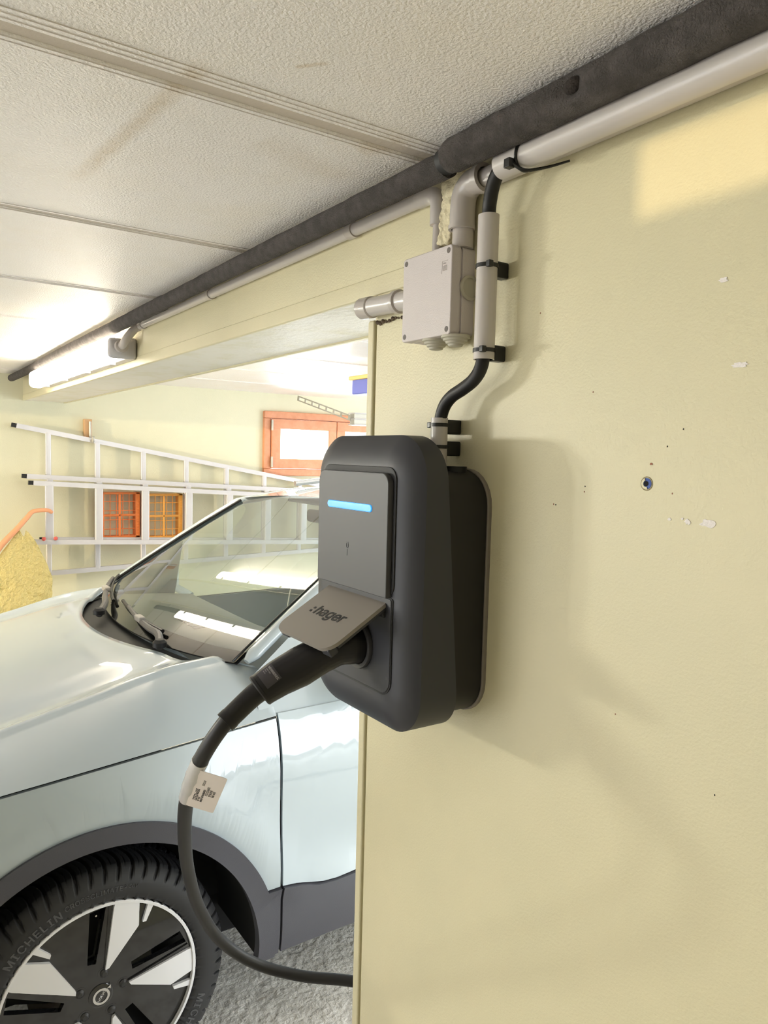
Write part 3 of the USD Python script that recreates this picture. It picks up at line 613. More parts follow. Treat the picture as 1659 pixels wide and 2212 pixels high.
def crate(label, m, y0, y1, z0, z1):
    X0, X1 = -5.212, -5.285
    t = Thing('plastic_crate', label, 'crate', at=(X1, (y0+y1)/2, z0))
    fr = [rbox(X1, X0, y0, y0+.018, z0, z1, .004, 8), rbox(X1, X0, y1-.03, y1, z0, z1, .004, 8), rbox(X1, X0, y0, y1, z1-.014, z1, .004, 8), rbox(X1, X0, y0, y1, z0, z0+.016, .004, 8)]
    t.part('rim', cat_(fr), m)
    for i in range(1, 5):
        y = y0+.015+(y1-.03-y0-.015)*i/5; t.part('bar', rbox(X0-.012, X0-.006, y-.0028, y+.0028, z0, z1, .002, 6), m)
    for i in range(1, 5):
        z = z0+(z1-z0)*i/5; t.part('bar', rbox(X0-.012, X0-.006, y0, y1, z-.0028, z+.0028, .002, 6), m)
    ym, zm = (y0+y1-.015)/2, (z0+z1)/2
    t.part('cross_rib', rbox(X0-.016, X0-.004, ym-.008, ym+.008, z0, z1, .003, 8), m); t.part('cross_rib', rbox(X0-.016, X0-.004, y0, y1, zm-.008, zm+.008, .003, 8), m)
    for i in range(12): t.part('side_slot', rbox(X0-.02, X0+.002, y1-.022, y1-.006, z0+.03+i*.02, z0+.04+i*.02, .002, 6), m)
crate('orange plastic crate standing behind the ladder rungs, left of two', orange, .462, .718, 1.165, 1.478)
crate('amber yellow plastic crate standing behind the ladder rungs, right of two', amber, .768, 1.02, 1.152, 1.465)
# bag hanging from the ladder by an orange strap
bg = Thing('plastic_bag', 'crumpled translucent yellow plastic bag hanging by an orange strap from the ladder end', 'bag', at=(-5.09, -.02, 1.2))
nu, nv = 56, 40; V = []
for j in range(nv):
    v = j/(nv-1); hw = .025+.18*min(1, v*2.0)**.8; z = 1.235-.56*v; cy = -.05-.05*v
    for i in range(nu):
        a = 2*PI*i/nu; p = np.array([.02+.055*min(1, v*2)*math.sin(a), hw*math.cos(a), 0])
        k = 1+.45*(meshkit.fbm(np.array([math.cos(a)*1.6, math.sin(a)*1.6, v*3.2]), 4, 9)-.5)
        V.append((-5.09+p[0]*k, cy+p[1]*k, z+.02*math.cos(3*a)*(1-v)))
F = [[j*nu+i, j*nu+(i+1) % nu, (j+1)*nu+(i+1) % nu, (j+1)*nu+i] for j in range(nv-1) for i in range(nu)]
bg.part('sack', (np.array(V), np.array(F)), bag_mat, smooth=True)
bg.part('strap', tube(bez([(-5.10, .13, 1.36), (-5.075, .10, 1.375), (-5.07, .02, 1.37), (-5.065, -.02, 1.33), (-5.06, -.08, 1.26), (-5.055, -.17, 1.16), (-5.05, -.24, 1.05)], 36), np.linspace(.011, .019, 37), 14), strap_mat, label='orange strap')
for y in (.085, .155): bg.part('hook', tm(sphere_at((-5.11, y, 1.19), .013, 14)), red_mat)
br = Thing('ladder_bracket', 'small wooden wall bracket with a metal hook holding the top ladder rail', 'bracket', at=(XL, .39, 1.9))
br.part('wood_block', rbox(XL, XL+.035, .365, .415, 1.83, 1.965, .003, 6), wood_pale)
br.part('hook', tube(bez([(XL+.04, .40, 1.95), (XL+.045, .40, 1.86), (XL+.06, .40, 1.83), (-5.20, .405, 1.815), (-5.19, .405, 1.85)], 24), .009, 10), steel)

# opener rail with its slotted hanger, and the hanging box
ho = Thing('opener_rail', 'pale metal garage door opener rail under the ceiling beside the window', 'rail', at=(-4.5, 2.2, 2.0))
ho.part('rail', rbox(-4.53, -4.47, 1.985, 4.55, 1.985, 2.065, .004, 6), steel)
ho.part('rail_lip', cat_([rbox(-4.545, -4.455, 1.98, 4.55, z-.004, z+.004, .002, 6) for z in (1.985, 2.025, 2.065)]), lamp_grey)
A_, B_ = np.array([-5.25, 1.945, 2.205]), np.array([-4.5, 1.975, 2.03]); dv = (B_-A_); L_ = np.linalg.norm(dv); dv /= L_; cr_ = np.cross(dv, [0, 1., 0]); cr_ /= np.linalg.norm(cr_)
st = Polygon([(0, -.02), (L_, -.02), (L_, .02), (0, .02)])
for k in range(7):
    a = .03+k*(L_-.04)/7; st = st.difference(sbox(a, -.011, a+(L_-.04)/7-.02, .011))
ho.part('slotted_hanger', place(prism(st, .004), A_, dv, cr_, np.cross(dv, cr_)), steel, smooth=False)
hb = Thing('hanging_box', 'blue plastic bin with a yellow rim hanging below the back bay ceiling', 'bin', at=(-3.2, 1.5, 2.1))
hb.part('bin', rbox(-3.3, -3.1, 1.245, 1.5, 2.081, 2.155, .006, 8), blue_plastic); hb.part('rim', rbox(-3.31, -3.09, 1.230, 1.51, 2.152, 2.172, .004, 8), yellow_plastic)
for x in (-3.28, -3.12): hb.part('hanger', tube([(x, 1.36, 2.16), (x, 1.36, ZC)], .004, 8), steel)

# ================================================================== the car (s: back from the front axle, w: out from the centre line, h: up)
XC, YW = -2.80, -.32
CW = lambda s, w, h: np.stack(np.broadcast_arrays(XC+np.asarray(w, float), YW+np.asarray(s, float), np.asarray(h, float)), -1)
from scipy.interpolate import PchipInterpolator as PI_
f_zc = PI_([-.95, -.8, -.5, -.2, 0, .17, .6], [.80, .90, .99, 1.055, 1.098, 1.132, 1.165])
f_zk = PI_([-.95, -.8, -.5, -.2, 0, .28, .6], [.77, .86, .955, 1.018, 1.068, 1.132, 1.15])
def taper(s): return 1-.20*np.clip((-.42-s)/.48, 0, 1)**2
def zhood(s, w):
    a = np.abs(w)/taper(s); zc, zk, zs = f_zc(s), f_zk(s), .972+.083*s-.12*np.clip(-.5-s, 0, 1)
    t = np.clip(a/.68, 0, 1); inner = zk+(zc-zk)*(1-t**2)+.009*np.exp(-((a-.665)/.022)**2)-.013*np.exp(-((a-.575)/.055)**2)
    q = np.clip((a-.68)/(wedge(s)-.68), 0, 1); outer = zk-(zk-zs)*(.55*q+.45*q**2.6)
    return np.where(a < .68, inner, outer)
def wedge(s): return wside(s, .970+.083*s-.12*np.clip(-.5-s, 0, 1))/taper(s)+.0015
def wside(s, h):
    """half width of the body side"""
    w = .922-.05*np.clip((h-.84)/.2, 0, 1.2)**2-.03*np.exp(-((h-.58)/.09)**2)*np.clip((s-.5)/.25, 0, 1)-.05*np.clip((.40-h)/.2, 0, 1)**2
    w = w+.012*np.exp(-((np.hypot(s, h-.345)-.53)/.05)**2)*(h > .5)
    return w*taper(s)*(1-.05*np.clip((s-2.7)/.8, 0, 1)**2)
car = Thing('car', 'pale blue-grey SUV parked beyond the wall corner, its front wheel at the lower left', 'car', at=(XC, YW+1.35, 0))
def panel(poly, side, off=0., th=.012, res=.05):
    gs = [poly] if poly.geom_type == 'Polygon' else list(poly.geoms)
    out = []
    for g_ in gs:
        cs = manifold3d.CrossSection([np.array(r.coords)[:-1] for r in [g_.exterior]+list(g_.interiors)], manifold3d.FillRule.EvenOdd)
        t = tm(manifold3d.Manifold.extrude(cs, th).refine_to_length(res)); v = np.array(t.vertices)
        w = wside(v[:, 0], v[:, 1])+off-th+v[:, 2]
        m = trimesh.Trimesh(CW(v[:, 0], side*w, v[:, 1]), t.faces, process=False)
        if side > 0: m.invert()
        out.append(m)
    m = cat_(out); 
    return m
def fixn(m):
    m = trimesh.Trimesh(m.vertices, m.faces, process=True); m.fix_normals(); return m
SS = np.linspace(-.9, 3.6, 60)
seam = lambda s: .972+.083*s-.12*np.clip(-.5-s, 0, 1)
WB = 2.70
circ = lambda s, r: Point(s, .345).buffer(r, 48)
fs = np.linspace(-.66, .487, 24)
fender = Polygon([(s, seam(s)-.006) for s in fs]+[(.487, .520), (.430, .512), (.40, .30), (-.66, .30)]).difference(circ(0, .478)).buffer(-.001)
fender = max([fender] if fender.geom_type == 'Polygon' else list(fender.geoms), key=lambda q: q.area)
# keep only what lies above the arch
fender = fender.intersection(Polygon([(-.66, .30), (-.47, .30), (-.47, .345), (.478, .345), (.478, .30), (.6, .30), (.6, 1.3), (-.66, 1.3)]))
fender = max([fender] if fender.geom_type == 'Polygon' else list(fender.geoms), key=lambda q: q.area)
belt = lambda s: 1.02+.035*np.clip((s-.5)/2.5, 0, 1)
cl_top = lambda s: np.interp(s, [.49, .51, .55, .62, .70, .80, 1.4, 2.1], [.520, .523, .508, .484, .478, .486, .50, .52])
ds = np.linspace(.494, 1.42, 20)
door = Polygon([(s, belt(s)-.003) for s in ds]+[(s, cl_top(s)) for s in ds[::-1]])
ds2 = np.linspace(1.428, 2.36, 20)
door2 = Polygon([(s, belt(s)-.003) for s in ds2]+[(s, cl_top(min(s, 2.1))) for s in ds2[::-1]]).difference(circ(WB, .478))
rs = np.linspace(2.368, 3.45, 20)
rear_q = Polygon([(s, belt(s)-.003) for s in rs]+[(3.45, .45), (2.368, .45)]).difference(circ(WB, .478))
rear_q = max([rear_q] if rear_q.geom_type == 'Polygon' else list(rear_q.geoms), key=lambda q: q.area)
def arch(s0): return circ(s0, .480).difference(circ(s0, .425)).intersection(sbox(s0-.6, .30, s0+.6, 1.2))
arch_f = unary_union([arch(0), Polygon([(.40, .31), (.489, .31), (.489, .516), (.42, .508)]).difference(circ(0, .425))])
ds3 = np.linspace(.495, 1.42, 16)
sill_d = Polygon([(s, cl_top(s)-.003) for s in ds3]+[(1.42, .325), (.495, .315)])
ds4 = np.linspace(1.425, 2.25, 12)
sill_d2 = Polygon([(s, cl_top(min(s, 2.1))-.003) for s in ds4]+[(2.25, .335), (1.425, .325)]).difference(circ(WB, .425))
for side in (1, -1):
    car.part('front_fender', fixn(panel(fender, side)), paint, smooth=40)
    d1 = car.part('door', fixn(panel(door, side)), paint, smooth=40)
    car.part('door_sill_trim', fixn(panel(sill_d, side, .010, .02)), clad, parent=d1, smooth=40, label='grey plastic lower door trim')
    d2 = car.part('door', fixn(panel(door2, side)), paint, smooth=40)
    car.part('door_sill_trim', fixn(panel(sill_d2, side, .010, .02)), clad, parent=d2, smooth=40)
    car.part('rear_quarter', fixn(panel(rear_q, side)), paint, smooth=40)
    car.part('arch_trim', fixn(panel(arch_f, side, .008, .03, .035)), clad, smooth=40, label='grey plastic wheel arch trim')
    car.part('arch_trim', fixn(panel(arch(WB), side, .008, .03, .035)), clad, smooth=40)
    for s0 in (0, WB):
        a = np.linspace(-.08, PI+.08, 40); P_ = [CW(s0+.43*math.cos(q), 0, .345+.43*math.sin(q)) for q in a]
        V = np.array([p+np.array([side*x, 0, 0]) for p in P_ for x in (.60, .905)]); F = [[2*i, 2*i+1, 2*i+3, 2*i+2] for i in range(39)]
        car.part('wheel_liner', (V, np.array(F)), liner, smooth=True)
        car.part('liner_wall', fixn(panel(circ(s0, .43).intersection(sbox(s0-.6, .31, s0+.6, 1.)), side, -.32, .01)), liner)
# bonnet (clamshell), bowed forward at its rear edge
srear = lambda w: np.minimum(.168+.42*w**2+1.6*np.clip(np.abs(w)-.60, 0, 1)**1.5, .487)
nw, ns = 97, 60; ws = np.concatenate([np.linspace(-.889, -.60, 28), np.linspace(-.58, .58, 41), np.linspace(.60, .889, 28)])
G = []
for i in range(ns):
    t = i/(ns-1); s_ = -.86+.16*(np.abs(ws)/.889)**3; s_ = s_+(srear(ws)-s_)*t; wn = np.where(np.abs(ws) > .60, np.sign(ws)*(.60+(np.abs(ws)-.60)/.289*(wedge(s_)-.60)), ws); G.append(CW(s_, wn*taper(s_), zhood(s_, wn*taper(s_))))
# turn the rear edge down a little
e = G[-1].copy(); e[:, 2] -= .018; e[:, 1] += .004; G.append(e)
G = np.array(G); k = len(ws); I = np.arange(G.shape[0]*k).reshape(G.shape[0], k)
F = np.stack([I[:-1, :-1], I[:-1, 1:], I[1:, 1:], I[1:, :-1]], -1).reshape(-1, 4)
car.part('bonnet', (G.reshape(-1, 3), F), paint, smooth=True)
for side in (1, -1):   # the clamshell's rear shoulder above the fender, up to the pillar foot
    sv = np.linspace(.30, .487, 10)
# front fascia (outside the picture, closes the nose)
G = []
for h, ds_ in ((.24, .06), (.35, .0), (.55, -.01), (.75, -.01), (.83, .02), (.88, .05)):
    w = np.linspace(-.80, .80, 33); s_ = -.90+ds_+.20*np.abs(w/.8)**3.2; G.append(CW(s_, w*(1-.0*h), np.full(33, h)))
G = np.array(G); I = np.arange(G.shape[0]*33).reshape(-1, 33); F = np.stack([I[:-1, :-1], I[:-1, 1:], I[1:, 1:], I[1:, :-1]], -1).reshape(-1, 4)
fb = car.part('front_bumper', (G.reshape(-1, 3), F), paint, smooth=40)
for side in (1, -1):
    car.part('bumper_corner', fixn(panel(Polygon([(-.665, .30), (-.665, seam(-.66)-.01), (-.72, .86), (-.72, .30)]), side)), paint, parent=fb)
    car.part('headlight', tm(manifold3d.Manifold.batch_hull([sphere_at(CW(a, side*b, c), .02, 12) for a, b, c in ((-.86, .52, .80), (-.76, .74, .82), (-.87, .52, .73), (-.77, .76, .74))])), chrome, parent=fb)
car.part('grille', rbox(XC-.36, XC+.36, YW-.925, YW-.89, .58, .78, .03), rim_black)
# windscreen and the cowl below it
def ws_pt(u, v):
    u, v = np.broadcast_arrays(np.asarray(u, float), np.asarray(v, float))
    base = np.stack([.745*u, .275+.13*u**2+.02*u**6, 1.126+.014*u**2], -1); top = np.stack([.635*u, 1.115-.095*u**2, 1.585-.055*u**2], -1)
    p = base+(top-base)*v[..., None]; p[..., 2] += .035*v*(1-v); p[..., 1] -= .018*v*(1-v)*4*(1-u**2)*.5
    return CW(p[..., 1], p[..., 0], p[..., 2])
uu, vv = np.meshgrid(np.linspace(-1, 1, 49), np.linspace(0, 1, 33)); GP = ws_pt(uu, vv)
I = np.arange(49*33).reshape(33, 49); F = np.stack([I[:-1, :-1], I[:-1, 1:], I[1:, 1:], I[1:, :-1]], -1).reshape(-1, 4)
car.part('windscreen', (GP.reshape(-1, 3), F), wind_mat, smooth=True)
vs = np.linspace(0, 1, 20)
gl_band = ws_pt(uu[:5]*1.0, vv[:5]*.55)-np.array([0, 0, .004])
I2 = np.arange(5*49).reshape(5, 49); F2 = np.stack([I2[:-1, :-1], I2[:-1, 1:], I2[1:, 1:], I2[1:, :-1]], -1).reshape(-1, 4)
car.part('windscreen_band', (gl_band.reshape(-1, 3), F2), dark_plastic, smooth=True, label='black band along the windscreen foot')
cw_u = np.linspace(-.93, .93, 41); cowl = []
for t in np.linspace(0, 1, 5):
    w = cw_u*.76; a = srear(w)-.03; b = ws_pt(cw_u, np.zeros(41))[:, 1]-YW+.02; s_ = a+(b-a)*t; cowl.append(CW(s_, w, 1.095+.012*t+0*w))
cowl = np.array(cowl); I2 = np.arange(5*41).reshape(5, 41); F2 = np.stack([I2[:-1, :-1], I2[:-1, 1:], I2[1:, 1:], I2[1:, :-1]], -1).reshape(-1, 4)
car.part('cowl', (cowl.reshape(-1, 3), F2), dark_plastic, smooth=True)
for sgn, w0, w1 in ((1, .46, -.02), (-1, -.14, -.66)):
    P0 = ws_pt(np.array([w0/.745]), np.array([0.]))[0]+np.array([0, -.045, .012]); pts = [P0]
    for q in np.linspace(.15, 1, 6):
        p = ws_pt(np.array([(w0+(w1-w0)*q)/.745]), np.array([.02+.05*q]))[0]; pts.append(p+np.array([0, -.035+.018*q, .022]))
    pts = bez(pts, 24); wp = car.part('wiper', tube(pts, np.linspace(.014, .007, len(pts)), 10), mat('wiper_grey', (.10, .095, .095), .4))
    bl = [ws_pt(np.array([q/.745]), np.array([.045+.03*j/8]))[0]+np.array([0, -.008, .012]) for j, q in enumerate(np.linspace(w0-.12, w1-.16, 9))]
    car.part('wiper_blade', tube(bl, .007, 8), tie_black, parent=wp)
    car.part('wiper_joint', rbox(pts[14][0]-.03, pts[14][0]+.03, pts[14][1]-.012, pts[14][1]+.012, pts[14][2]-.004, pts[14][2]+.016, .004, 8), mat('wiper_joint_grey', (.38, .36, .33), .4), parent=wp)
    car.part('wiper_pivot', place(lathe([(0, 0), (.022, 0), (.022, .015), (.014, .024), (0, .024)], 24), P0, (1, 0, 0), (0, 1, 0), (0, 0, 1)), dark_plastic, parent=wp)
# pillars, roof, side windows
osec = np.array([(math.cos(a)*1.0, math.sin(a)*.75) for a in np.linspace(0, 2*PI, 18, endpoint=False)])
TOPZ = lambda s: np.interp(s, [1.0, 1.3, 1.8, 2.3, 2.8, 3.2], [1.535, 1.585, 1.61, 1.60, 1.56, 1.51])
for side in (1, -1):
    P_ = ws_pt(np.full(16, side*1.03), np.linspace(.015, 1.0, 16))
    rl = [CW(s, side*(.655-.0*s), TOPZ(s)-.012) for s in np.linspace(1.12, 3.1, 12)]
    P_ = np.vstack([P_, rl]); car.part('roof_pillar', tube(bez(P_, 90), np.concatenate([[.012, .020], np.full(len(bez(P_, 90))-2, .026)]), sec=osec), paint, smooth=60)
    P2_ = ws_pt(np.full(14, side*.985), np.linspace(0, 1, 14))+np.array([0, -.004, .006]); car.part('pillar_trim', tube(P2_, .004 if side > 0 else .0065, 10), tie_black, label='black windscreen edge trim')
    # side glass between the belt and the roof rail
    gs_ = np.linspace(.44, 3.0, 40); lo = [CW(s, side*(wside(s, 1.0)-.012), belt(s)-.01) for s in gs_]
    apex = lambda s: np.interp(s, [.44, 1.05, 1.3, 3.0], [1.12, 1.535, 1.57, 1.52])
    hi = [CW(s, side*(.86-.21*np.clip((apex(s)-1.02)/.55, 0, 1)), apex(s)) for s in gs_]
    V = np.array([p for ab in zip(lo, hi) for p in ab]); F = [[2*i, 2*i+2, 2*i+3, 2*i+1] for i in range(39)]
    car.part('sail_panel', (V[:12], np.array(F[:5])), paint, smooth=True)
    car.part('side_window', (V[10:], np.array(F[:34])), side_glass, smooth=True)
    car.part('window_sill_trim', tube([p+np.array([side*.004, 0, .004]) for p in lo[6:]], .007, 8), tie_black)
    mr = car.part('door_mirror', tm(manifold3d.Manifold.batch_hull([sphere_at(CW(.74+a, side*b, 1.11+c), .035, 16) for a in (0, .05) for b in (.97, 1.06) for c in (-.03, .05)])), paint, smooth=60)
    car.part('mirror_foot', tube([CW(.86, side*.88, 1.03), CW(.80, side*.97, 1.07)], .020, 12), paint, parent=mr)
    car.part('door_handle', tube([CW(1.15, side*(wside(1.15, .88)+.014), .885), CW(1.33, side*(wside(1.33, .88)+.014), .89)], .013, 10), paint, parent=d1 if side < 0 else None)
rw = np.linspace(-1, 1, 33); sv = np.linspace(1.04, 3.15, 36); G = []
for s in sv:
    t = (s-1.04)/2.11; c = np.interp(s, [1.04, 1.4, 1.9, 2.5, 3.15], [1.582, 1.630, 1.652, 1.640, 1.585])
    G.append(CW(s+.10*(1-t)**3*(1-rw**2), .645*rw, c-(c-TOPZ(s)-.005)*np.abs(rw)**2.4))
G = np.array(G); I = np.arange(G.shape[0]*33).reshape(-1, 33); F = np.stack([I[:-1, :-1], I[:-1, 1:], I[1:, 1:], I[1:, :-1]], -1).reshape(-1, 4)
car.part('roof', (G.reshape(-1, 3), F), paint, smooth=True)
for side in (1, -1): car.part('roof_rail', tube(bez([CW(s, side*.60, TOPZ(s)+.035+.03*math.sin(PI*(s-1.3)/1.8)) for s in np.linspace(1.3, 3.1, 10)], 30), .014, 10), chrome)
G = []
for h, s_, hw in ((.40, 3.45, .80), (.7, 3.52, .82), (1.02, 3.46, .80), (1.15, 3.40, .76), (1.5, 3.15, .64)):
    w = np.linspace(-1, 1, 21); G.append(CW(s_-.10*w**2*(1 if h < 1.1 else .5), hw*w, np.full(21, h)))
G = np.array(G); I = np.arange(105).reshape(5, 21); F = np.stack([I[:-1, :-1], I[:-1, 1:], I[1:, 1:], I[1:, :-1]], -1).reshape(-1, 4)
car.part('tailgate', (G.reshape(-1, 3), F), paint, smooth=40)
car.part('underbody', rbox(XC-.60, XC+.60, YW-.8, YW+3.4, .20, .36, .02), liner)
car.part('bulkhead', rbox(XC-.60, XC+.60, YW-.75, YW+.30, .36, .80, .02), liner)
# cabin
dsh = []
for t, (s, h) in enumerate([(.36, 1.105), (.50, 1.10), (.68, 1.09), (.80, 1.075), (.86, 1.03), (.84, .90), (.80, .70)]):
    w = np.linspace(-.70, .70, 41); hood_ = .045*np.exp(-((w-.38)/.2)**2)*np.exp(-((s-.74)/.10)**2); dsh.append(CW(s-.10*(w/.7)**2*0, w, h+hood_))
dsh = np.array(dsh); I = np.arange(7*41).reshape(7, 41); F = np.stack([I[:-1, :-1], I[:-1, 1:], I[1:, 1:], I[1:, :-1]], -1).reshape(-1, 4)
da = car.part('dashboard', (dsh.reshape(-1, 3), F), dash_mat, smooth=50)
car.part('air_vent', cat_([rbox(XC-.12+.035*i, XC-.10+.035*i, YW+.52, YW+.60, 1.100, 1.106, .002, 6) for i in range(7)]), tie_black, parent=da)
stw = [CW(.92+.10*math.sin(a)*-.4, .38+.185*math.cos(a), 1.0+.185*math.sin(a)*.92) for a in np.linspace(0, 2*PI, 40)]
sw_ = car.part('steering_wheel', tube(stw, .015, 10), dark_plastic)
car.part('steering_hub', rbox(XC+.31, XC+.45, YW+.90, YW+.95, .94, 1.03, .02), dark_plastic, parent=sw_)
for w in (.38, -.38):
    se = car.part('seat', tm(manifold3d.Manifold.batch_hull([sphere_at(CW(s, w+a, h), .05, 16) for s, h in ((1.50, .62), (1.68, 1.16)) for a in (-.19, .19)])), seat_mat, smooth=60)
    car.part('headrest', tm(manifold3d.Manifold.batch_hull([sphere_at(CW(1.72, w+a, h), .045, 16) for h in (1.27, 1.36) for a in (-.09, .09)])), seat_mat, parent=se, smooth=60)
    car.part('seat_cushion', tm(manifold3d.Manifold.batch_hull([sphere_at(CW(s, w+a, .56), .06, 16) for s in (1.02, 1.5) for a in (-.19, .19)])), seat_mat, parent=se, smooth=60)
car.part('rear_bench', rbox(XC-.62, XC+.62, YW+2.3, YW+2.45, .6, 1.22, .06), seat_mat)
car.part('cabin_mirror', rbox(XC-.10, XC+.10, YW+1.10, YW+1.13, 1.475, 1.53, .012), dark_plastic)
car.part('headliner', rbox(XC-.58, XC+.58, YW+1.25, YW+3.0, 1.53, 1.545, .005), seat_mat)
# ------------------------------------------------------------------ wheels: built once about the axle (x out, y back, z up), then referenced
R_T, R_R = .350, .2535
wh0 = UsdGeom.Xform.Define(stage, path_for(car.path, 'wheel')); WP = str(wh0.GetPath())
def wpart(name, mesh, m, parent=WP, smooth=30, label=None):
    q = usdkit.mesh(stage, path_for(parent, name), mesh, m, smooth=smooth); cd(q.GetPrim(), label=label); return str(q.GetPath())
# tyre: a fine grid round the axle, grooved on tread and shoulder
prof = [(-.235, .250), (-.240, .27), (-.242, .295), (-.236, .322), (-.222, .338)]
tread = [(x, .3475-.0075*((x+.1225)/.105)**2*1.0) for x in np.linspace(-.215, -.030, 44)]
outs = [(-.022, .336), (-.016, .330), (-.010, .322), (-.005, .314), (-.002, .306), (-.0005, .298), (0., .288), (-.0005, .278), (-.0025, .268), (-.006, .2615), (-.011, .2575), (-.02, .2552)]
prof = np.array(prof+tread+outs); NT = 1440; TH = np.linspace(0, 2*PI, NT, endpoint=False)
xx_, rr_ = np.meshgrid(prof[:, 0], TH, indexing='ij')[0], np.repeat(prof[:, 1][:, None], NT, 1); th_ = np.repeat(TH[None], len(prof), 0)
cx_ = -.122; ax_ = np.abs(xx_-cx_); NB = 58
ph = (th_*NB/(2*PI)+ax_*22-.9*(ax_/.1)**2*1.6+.5*(xx_ > cx_)) % 1.0
depth = np.clip((.125-np.abs(ph-.5))/.04, 0, 1)*.0085*(ax_ < .118)*np.clip((.122-ax_)/.01, 0, 1)
depth = np.maximum(depth, .0085*np.clip((.5-np.abs(ph-.5))/.5 < .0, 0, 1))
sipe = (np.abs(((ph+.0) % 1)-.06) < .018)*.0022*(ax_ < .10)
sh = (xx_ > -.030) & (xx_ < -.004) & (rr_ > .31); phs = (TH*NB/(2*PI)+.107*22-.9*1.7+.5) % 1
depth = depth+sh*np.clip((.13-np.abs(phs[None]-.5))/.05, 0, 1)*.0045*np.clip((xx_+.004)/-.012, 0, 1)
rr_ = rr_-depth-sipe
# raised step of the brand band on the sidewall
band = (rr_ > .265) & (rr_ < .3025) & (xx_ > -.01)
V = np.stack([xx_, rr_*np.cos(th_), rr_*np.sin(th_)], -1).reshape(-1, 3)
I = np.arange(len(prof)*NT).reshape(len(prof), NT); J = np.roll(I, -1, 1); F = np.stack([I[:-1], I[1:], J[1:], J[:-1]], -1).reshape(-1, 4)
ty = wpart('tyre', (V, F), tyre_mat, smooth=True)
def side_x(r): return np.interp(r, [p[1] for p in outs[::-1]], [p[0] for p in outs[::-1]])
def arc_text(s, h, r, a_mid, gap=1.0, bold=False, up_=.0012):
    """letters standing on a circle of radius r, read clockwise (seen from +x), centred on angle a_mid"""
    ms, adv = [], []
    for c in s:
        if c == ' ': ms.append(None); adv.append(h*.45); continue
        t = meshkit.text_mesh(c, h, .0016, bold); t.apply_translation((-t.bounds[0][0], 0, 0)); ms.append(t); adv.append(t.bounds[1][0]+h*.22*gap)
    tot = sum(adv); pos = -tot/2; out = []
    for t, a in zip(ms, adv):
        if t is not None:
            t = t.subdivide() if len(t.faces) < 400 else t
            v = t.vertices; ang = a_mid-(pos+v[:, 0])/(r+h/2); rad = r+v[:, 1]; x = side_x(np.clip(rad, .252, .335))+v[:, 2]-.0004+up_*.3
            t = trimesh.Trimesh(np.stack([x, rad*np.cos(ang), rad*np.sin(ang)], 1), t.faces, process=False); t.fix_normals(); out.append(t)
        pos += a
    return cat_(out)
DEG = PI/180
for a in (126, -36): wpart('brand_lettering', arc_text('MICHELIN', .020, .274, a*DEG, 1.2, True), tyre_text, ty, smooth=False)
for q_ in (arc_text('CROSSCLIMATE', .0125, .284, 94*DEG, 1.0), arc_text('2 SUV', .0085, .290, 75.5*DEG, 1.0), arc_text('CROSSCLIMATE', .0125, .284, -86*DEG, 1.0)): wpart('model_lettering', q_, tyre_text, ty, smooth=False)
# rim: barrel, black face with slots, polished ring, blades and accents
FX = -.012
def pol(r, a): return (r*math.cos(a*DEG), r*math.sin(a*DEG))
def ext(poly, x0, x1):
    gs = [poly] if poly.geom_type == 'Polygon' else list(poly.geoms)
    return cat_([place(prism(q, x1-x0), (x0, 0, 0), (0, 1, 0), (0, 0, 1), (1, 0, 0)) for q in gs if q.area > 1e-6])
rim = wpart('rim', place(lathe([(.252, -.02), (.2535, -.235), (.225, -.235), (.215, -.19), (.235, -.05), (.244, -.02), (.252, -.02)], 72), (0, 0, 0), (0, 1, 0), (0, 0, 1), (1, 0, 0)), rim_dark)
wpart('rim_edge', place(lathe([(.246, -.03), (.2535, -.022), (.2535, -.009), (.2515, -.007), (.2455, -.0075), (.2455, -.03), (.246, -.03)], 240), (0, 0, 0), (0, 1, 0), (0, 0, 1), (1, 0, 0)), rim_silver, rim, label='polished silver rim edge')
rot5 = [72*i for i in range(5)]
slot = lambda o: Polygon([pol(.100, 109+o), pol(.232, 96.5+o), pol(.236, 87+o), pol(.092, 98+o)])
disc = Point(0, 0).buffer(.247, 64)
for o in rot5: disc = disc.difference(slot(o).buffer(.001))
wpart('wheel_face', ext(disc, -.040, FX-.010), rim_black, rim, label='gloss black wheel face with five slots')
rotp = lambda pts, o: Polygon([pol(r, a+o) for r, a in pts])
blade = [(.070, 83), (.236, 82.5), (.247, 82.0), (.247, 74), (.2475, 66.5), (.188, 59.0), (.074, 75)]
thinp = [(.197, 57.3), (.246, 60.5), (.247, 56.6), (.202, 55.0)]
for o in rot5:
    wpart('spoke', ext(rotp(blade, o).buffer(-.001, join_style=2), FX-.014, FX), rim_silver, rim, label='polished silver wedge spoke')
    wpart('accent', ext(rotp(thinp, o), FX-.012, FX-.001), rim_silver, rim)
    q = Polygon([pol(.070, 84+o), pol(.24, 85+o), pol(.242, 82.7+o), pol(.07, 80+o)]); wpart('spoke_edge', ext(q, FX-.02, FX-.006), rim_black, rim)
    wpart('lug_bolt', place(lathe([(0, .010), (.006, .009), (.0105, .004), (.0115, -.012), (0, -.012)], 20), (FX-.012, .058*math.cos((82+o)*DEG), .058*math.sin((82+o)*DEG)), (0, 1, 0), (0, 0, 1), (1, 0, 0)), rim_dark, rim)
    wpart('bolt_recess', place(lathe([(.0125, .0005), (.0165, .0005), (.0165, -.005), (.0125, -.005), (.0125, .0005)], 24), (FX-.010, .058*math.cos((82+o)*DEG), .058*math.sin((82+o)*DEG)), (0, 1, 0), (0, 0, 1), (1, 0, 0)), rim_black, rim)
    wpart('slot_floor', ext(slot(o).buffer(.006), -.075, -.070), liner, rim)
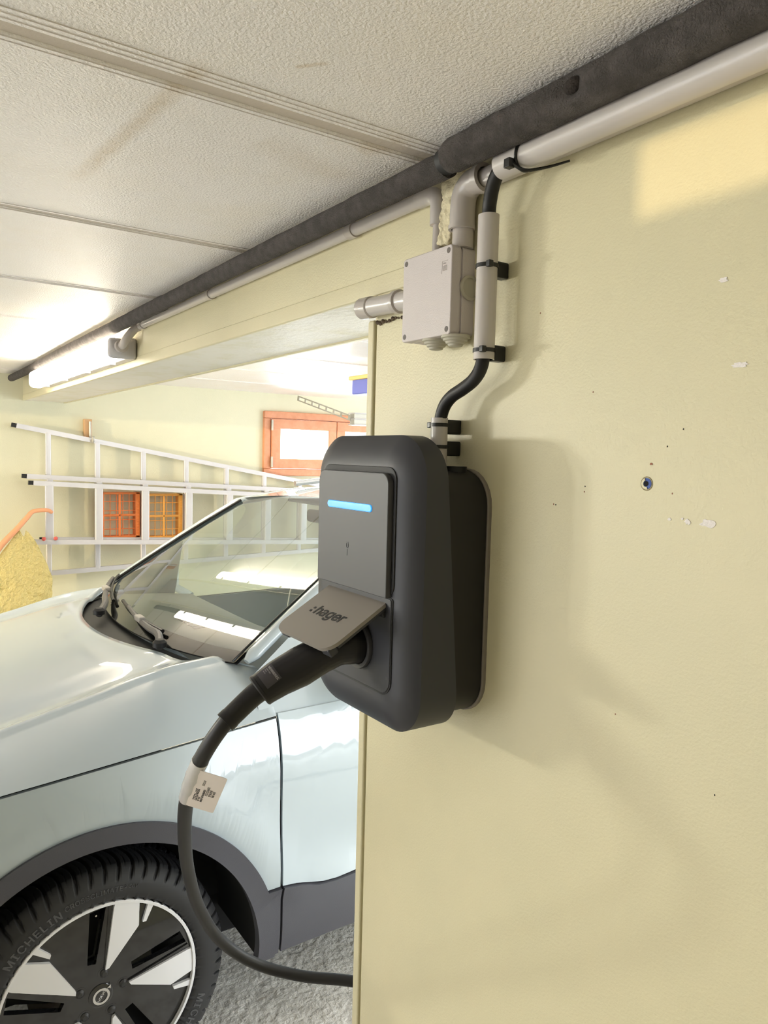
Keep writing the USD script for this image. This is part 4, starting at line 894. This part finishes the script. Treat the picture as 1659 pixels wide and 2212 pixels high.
wpart('valve', place(lathe([(0, .0), (.004, 0), (.004, .02), (.0025, .026), (0, .026)], 14), (-.045, *pol(.222, 93)), (0, 1, 0), (0, 0, 1), (1, 0, 0)), chrome, rim)
cap = wpart('hub_cap', place(lathe([(0, .006), (.026, .0055), (.031, .003), (.0325, -.010), (0, -.010)], 40), (FX-.011, 0, 0), (0, 1, 0), (0, 0, 1), (1, 0, 0)), rim_black, rim)
emb = [ext(Point(0, 0).buffer(.0215, 40).difference(Point(0, 0).buffer(.0155, 40)), 0, .0012), ext(Polygon([(.0135, .0165), (.024, .024), (.0235, .0135), (.0195, .0165)]), 0, .0012)]
emb.append(place(meshkit.text_mesh('VOLVO', .0062, .0012, True), (0, -.0135, -.0030), (0, 1, 0), (0, 0, 1), (1, 0, 0)))
emb[-1].apply_transform(trimesh.transformations.rotation_matrix(58*DEG, (1, 0, 0)))
em_ = cat_(emb); em_.apply_translation((FX-.005, 0, 0)); wpart('emblem', em_, chrome, cap, smooth=False)
wpart('brake_disc', place(lathe([(.06, 0), (.16, 0), (.16, -.025), (.06, -.025), (.06, 0)], 48), (-.10, 0, 0), (0, 1, 0), (0, 0, 1), (1, 0, 0)), steel)
def put(path, s0, side, yaw, roll=0):
    m = Gf.Matrix4d(1)
    m.SetRotate(Gf.Rotation(Gf.Vec3d(1, 0, 0), roll)); m = m*Gf.Matrix4d().SetRotate(Gf.Rotation(Gf.Vec3d(0, 0, 1), (0 if side > 0 else 180)+yaw))
    c = CW(s0, side*.900, .350)-car.at; m = m*Gf.Matrix4d().SetTranslate(Gf.Vec3d(*map(float, c))); UsdGeom.Xformable(stage.GetPrimAtPath(path)).AddTransformOp().Set(m)
put(WP, 0., 1, 2.0)
for s0, side, yaw, roll in ((0, -1, 2.0, 40), (WB, 1, 0, 20), (WB, -1, 0, 70)):
    p = path_for(car.path, 'wheel'); UsdGeom.Xform.Define(stage, p).GetPrim()
    for c in stage.GetPrimAtPath(WP).GetChildren():
        q = stage.DefinePrim(f'{p}/{c.GetName()}'); q.GetReferences().AddInternalReference(c.GetPath())
    put(p, s0, side, yaw, roll)
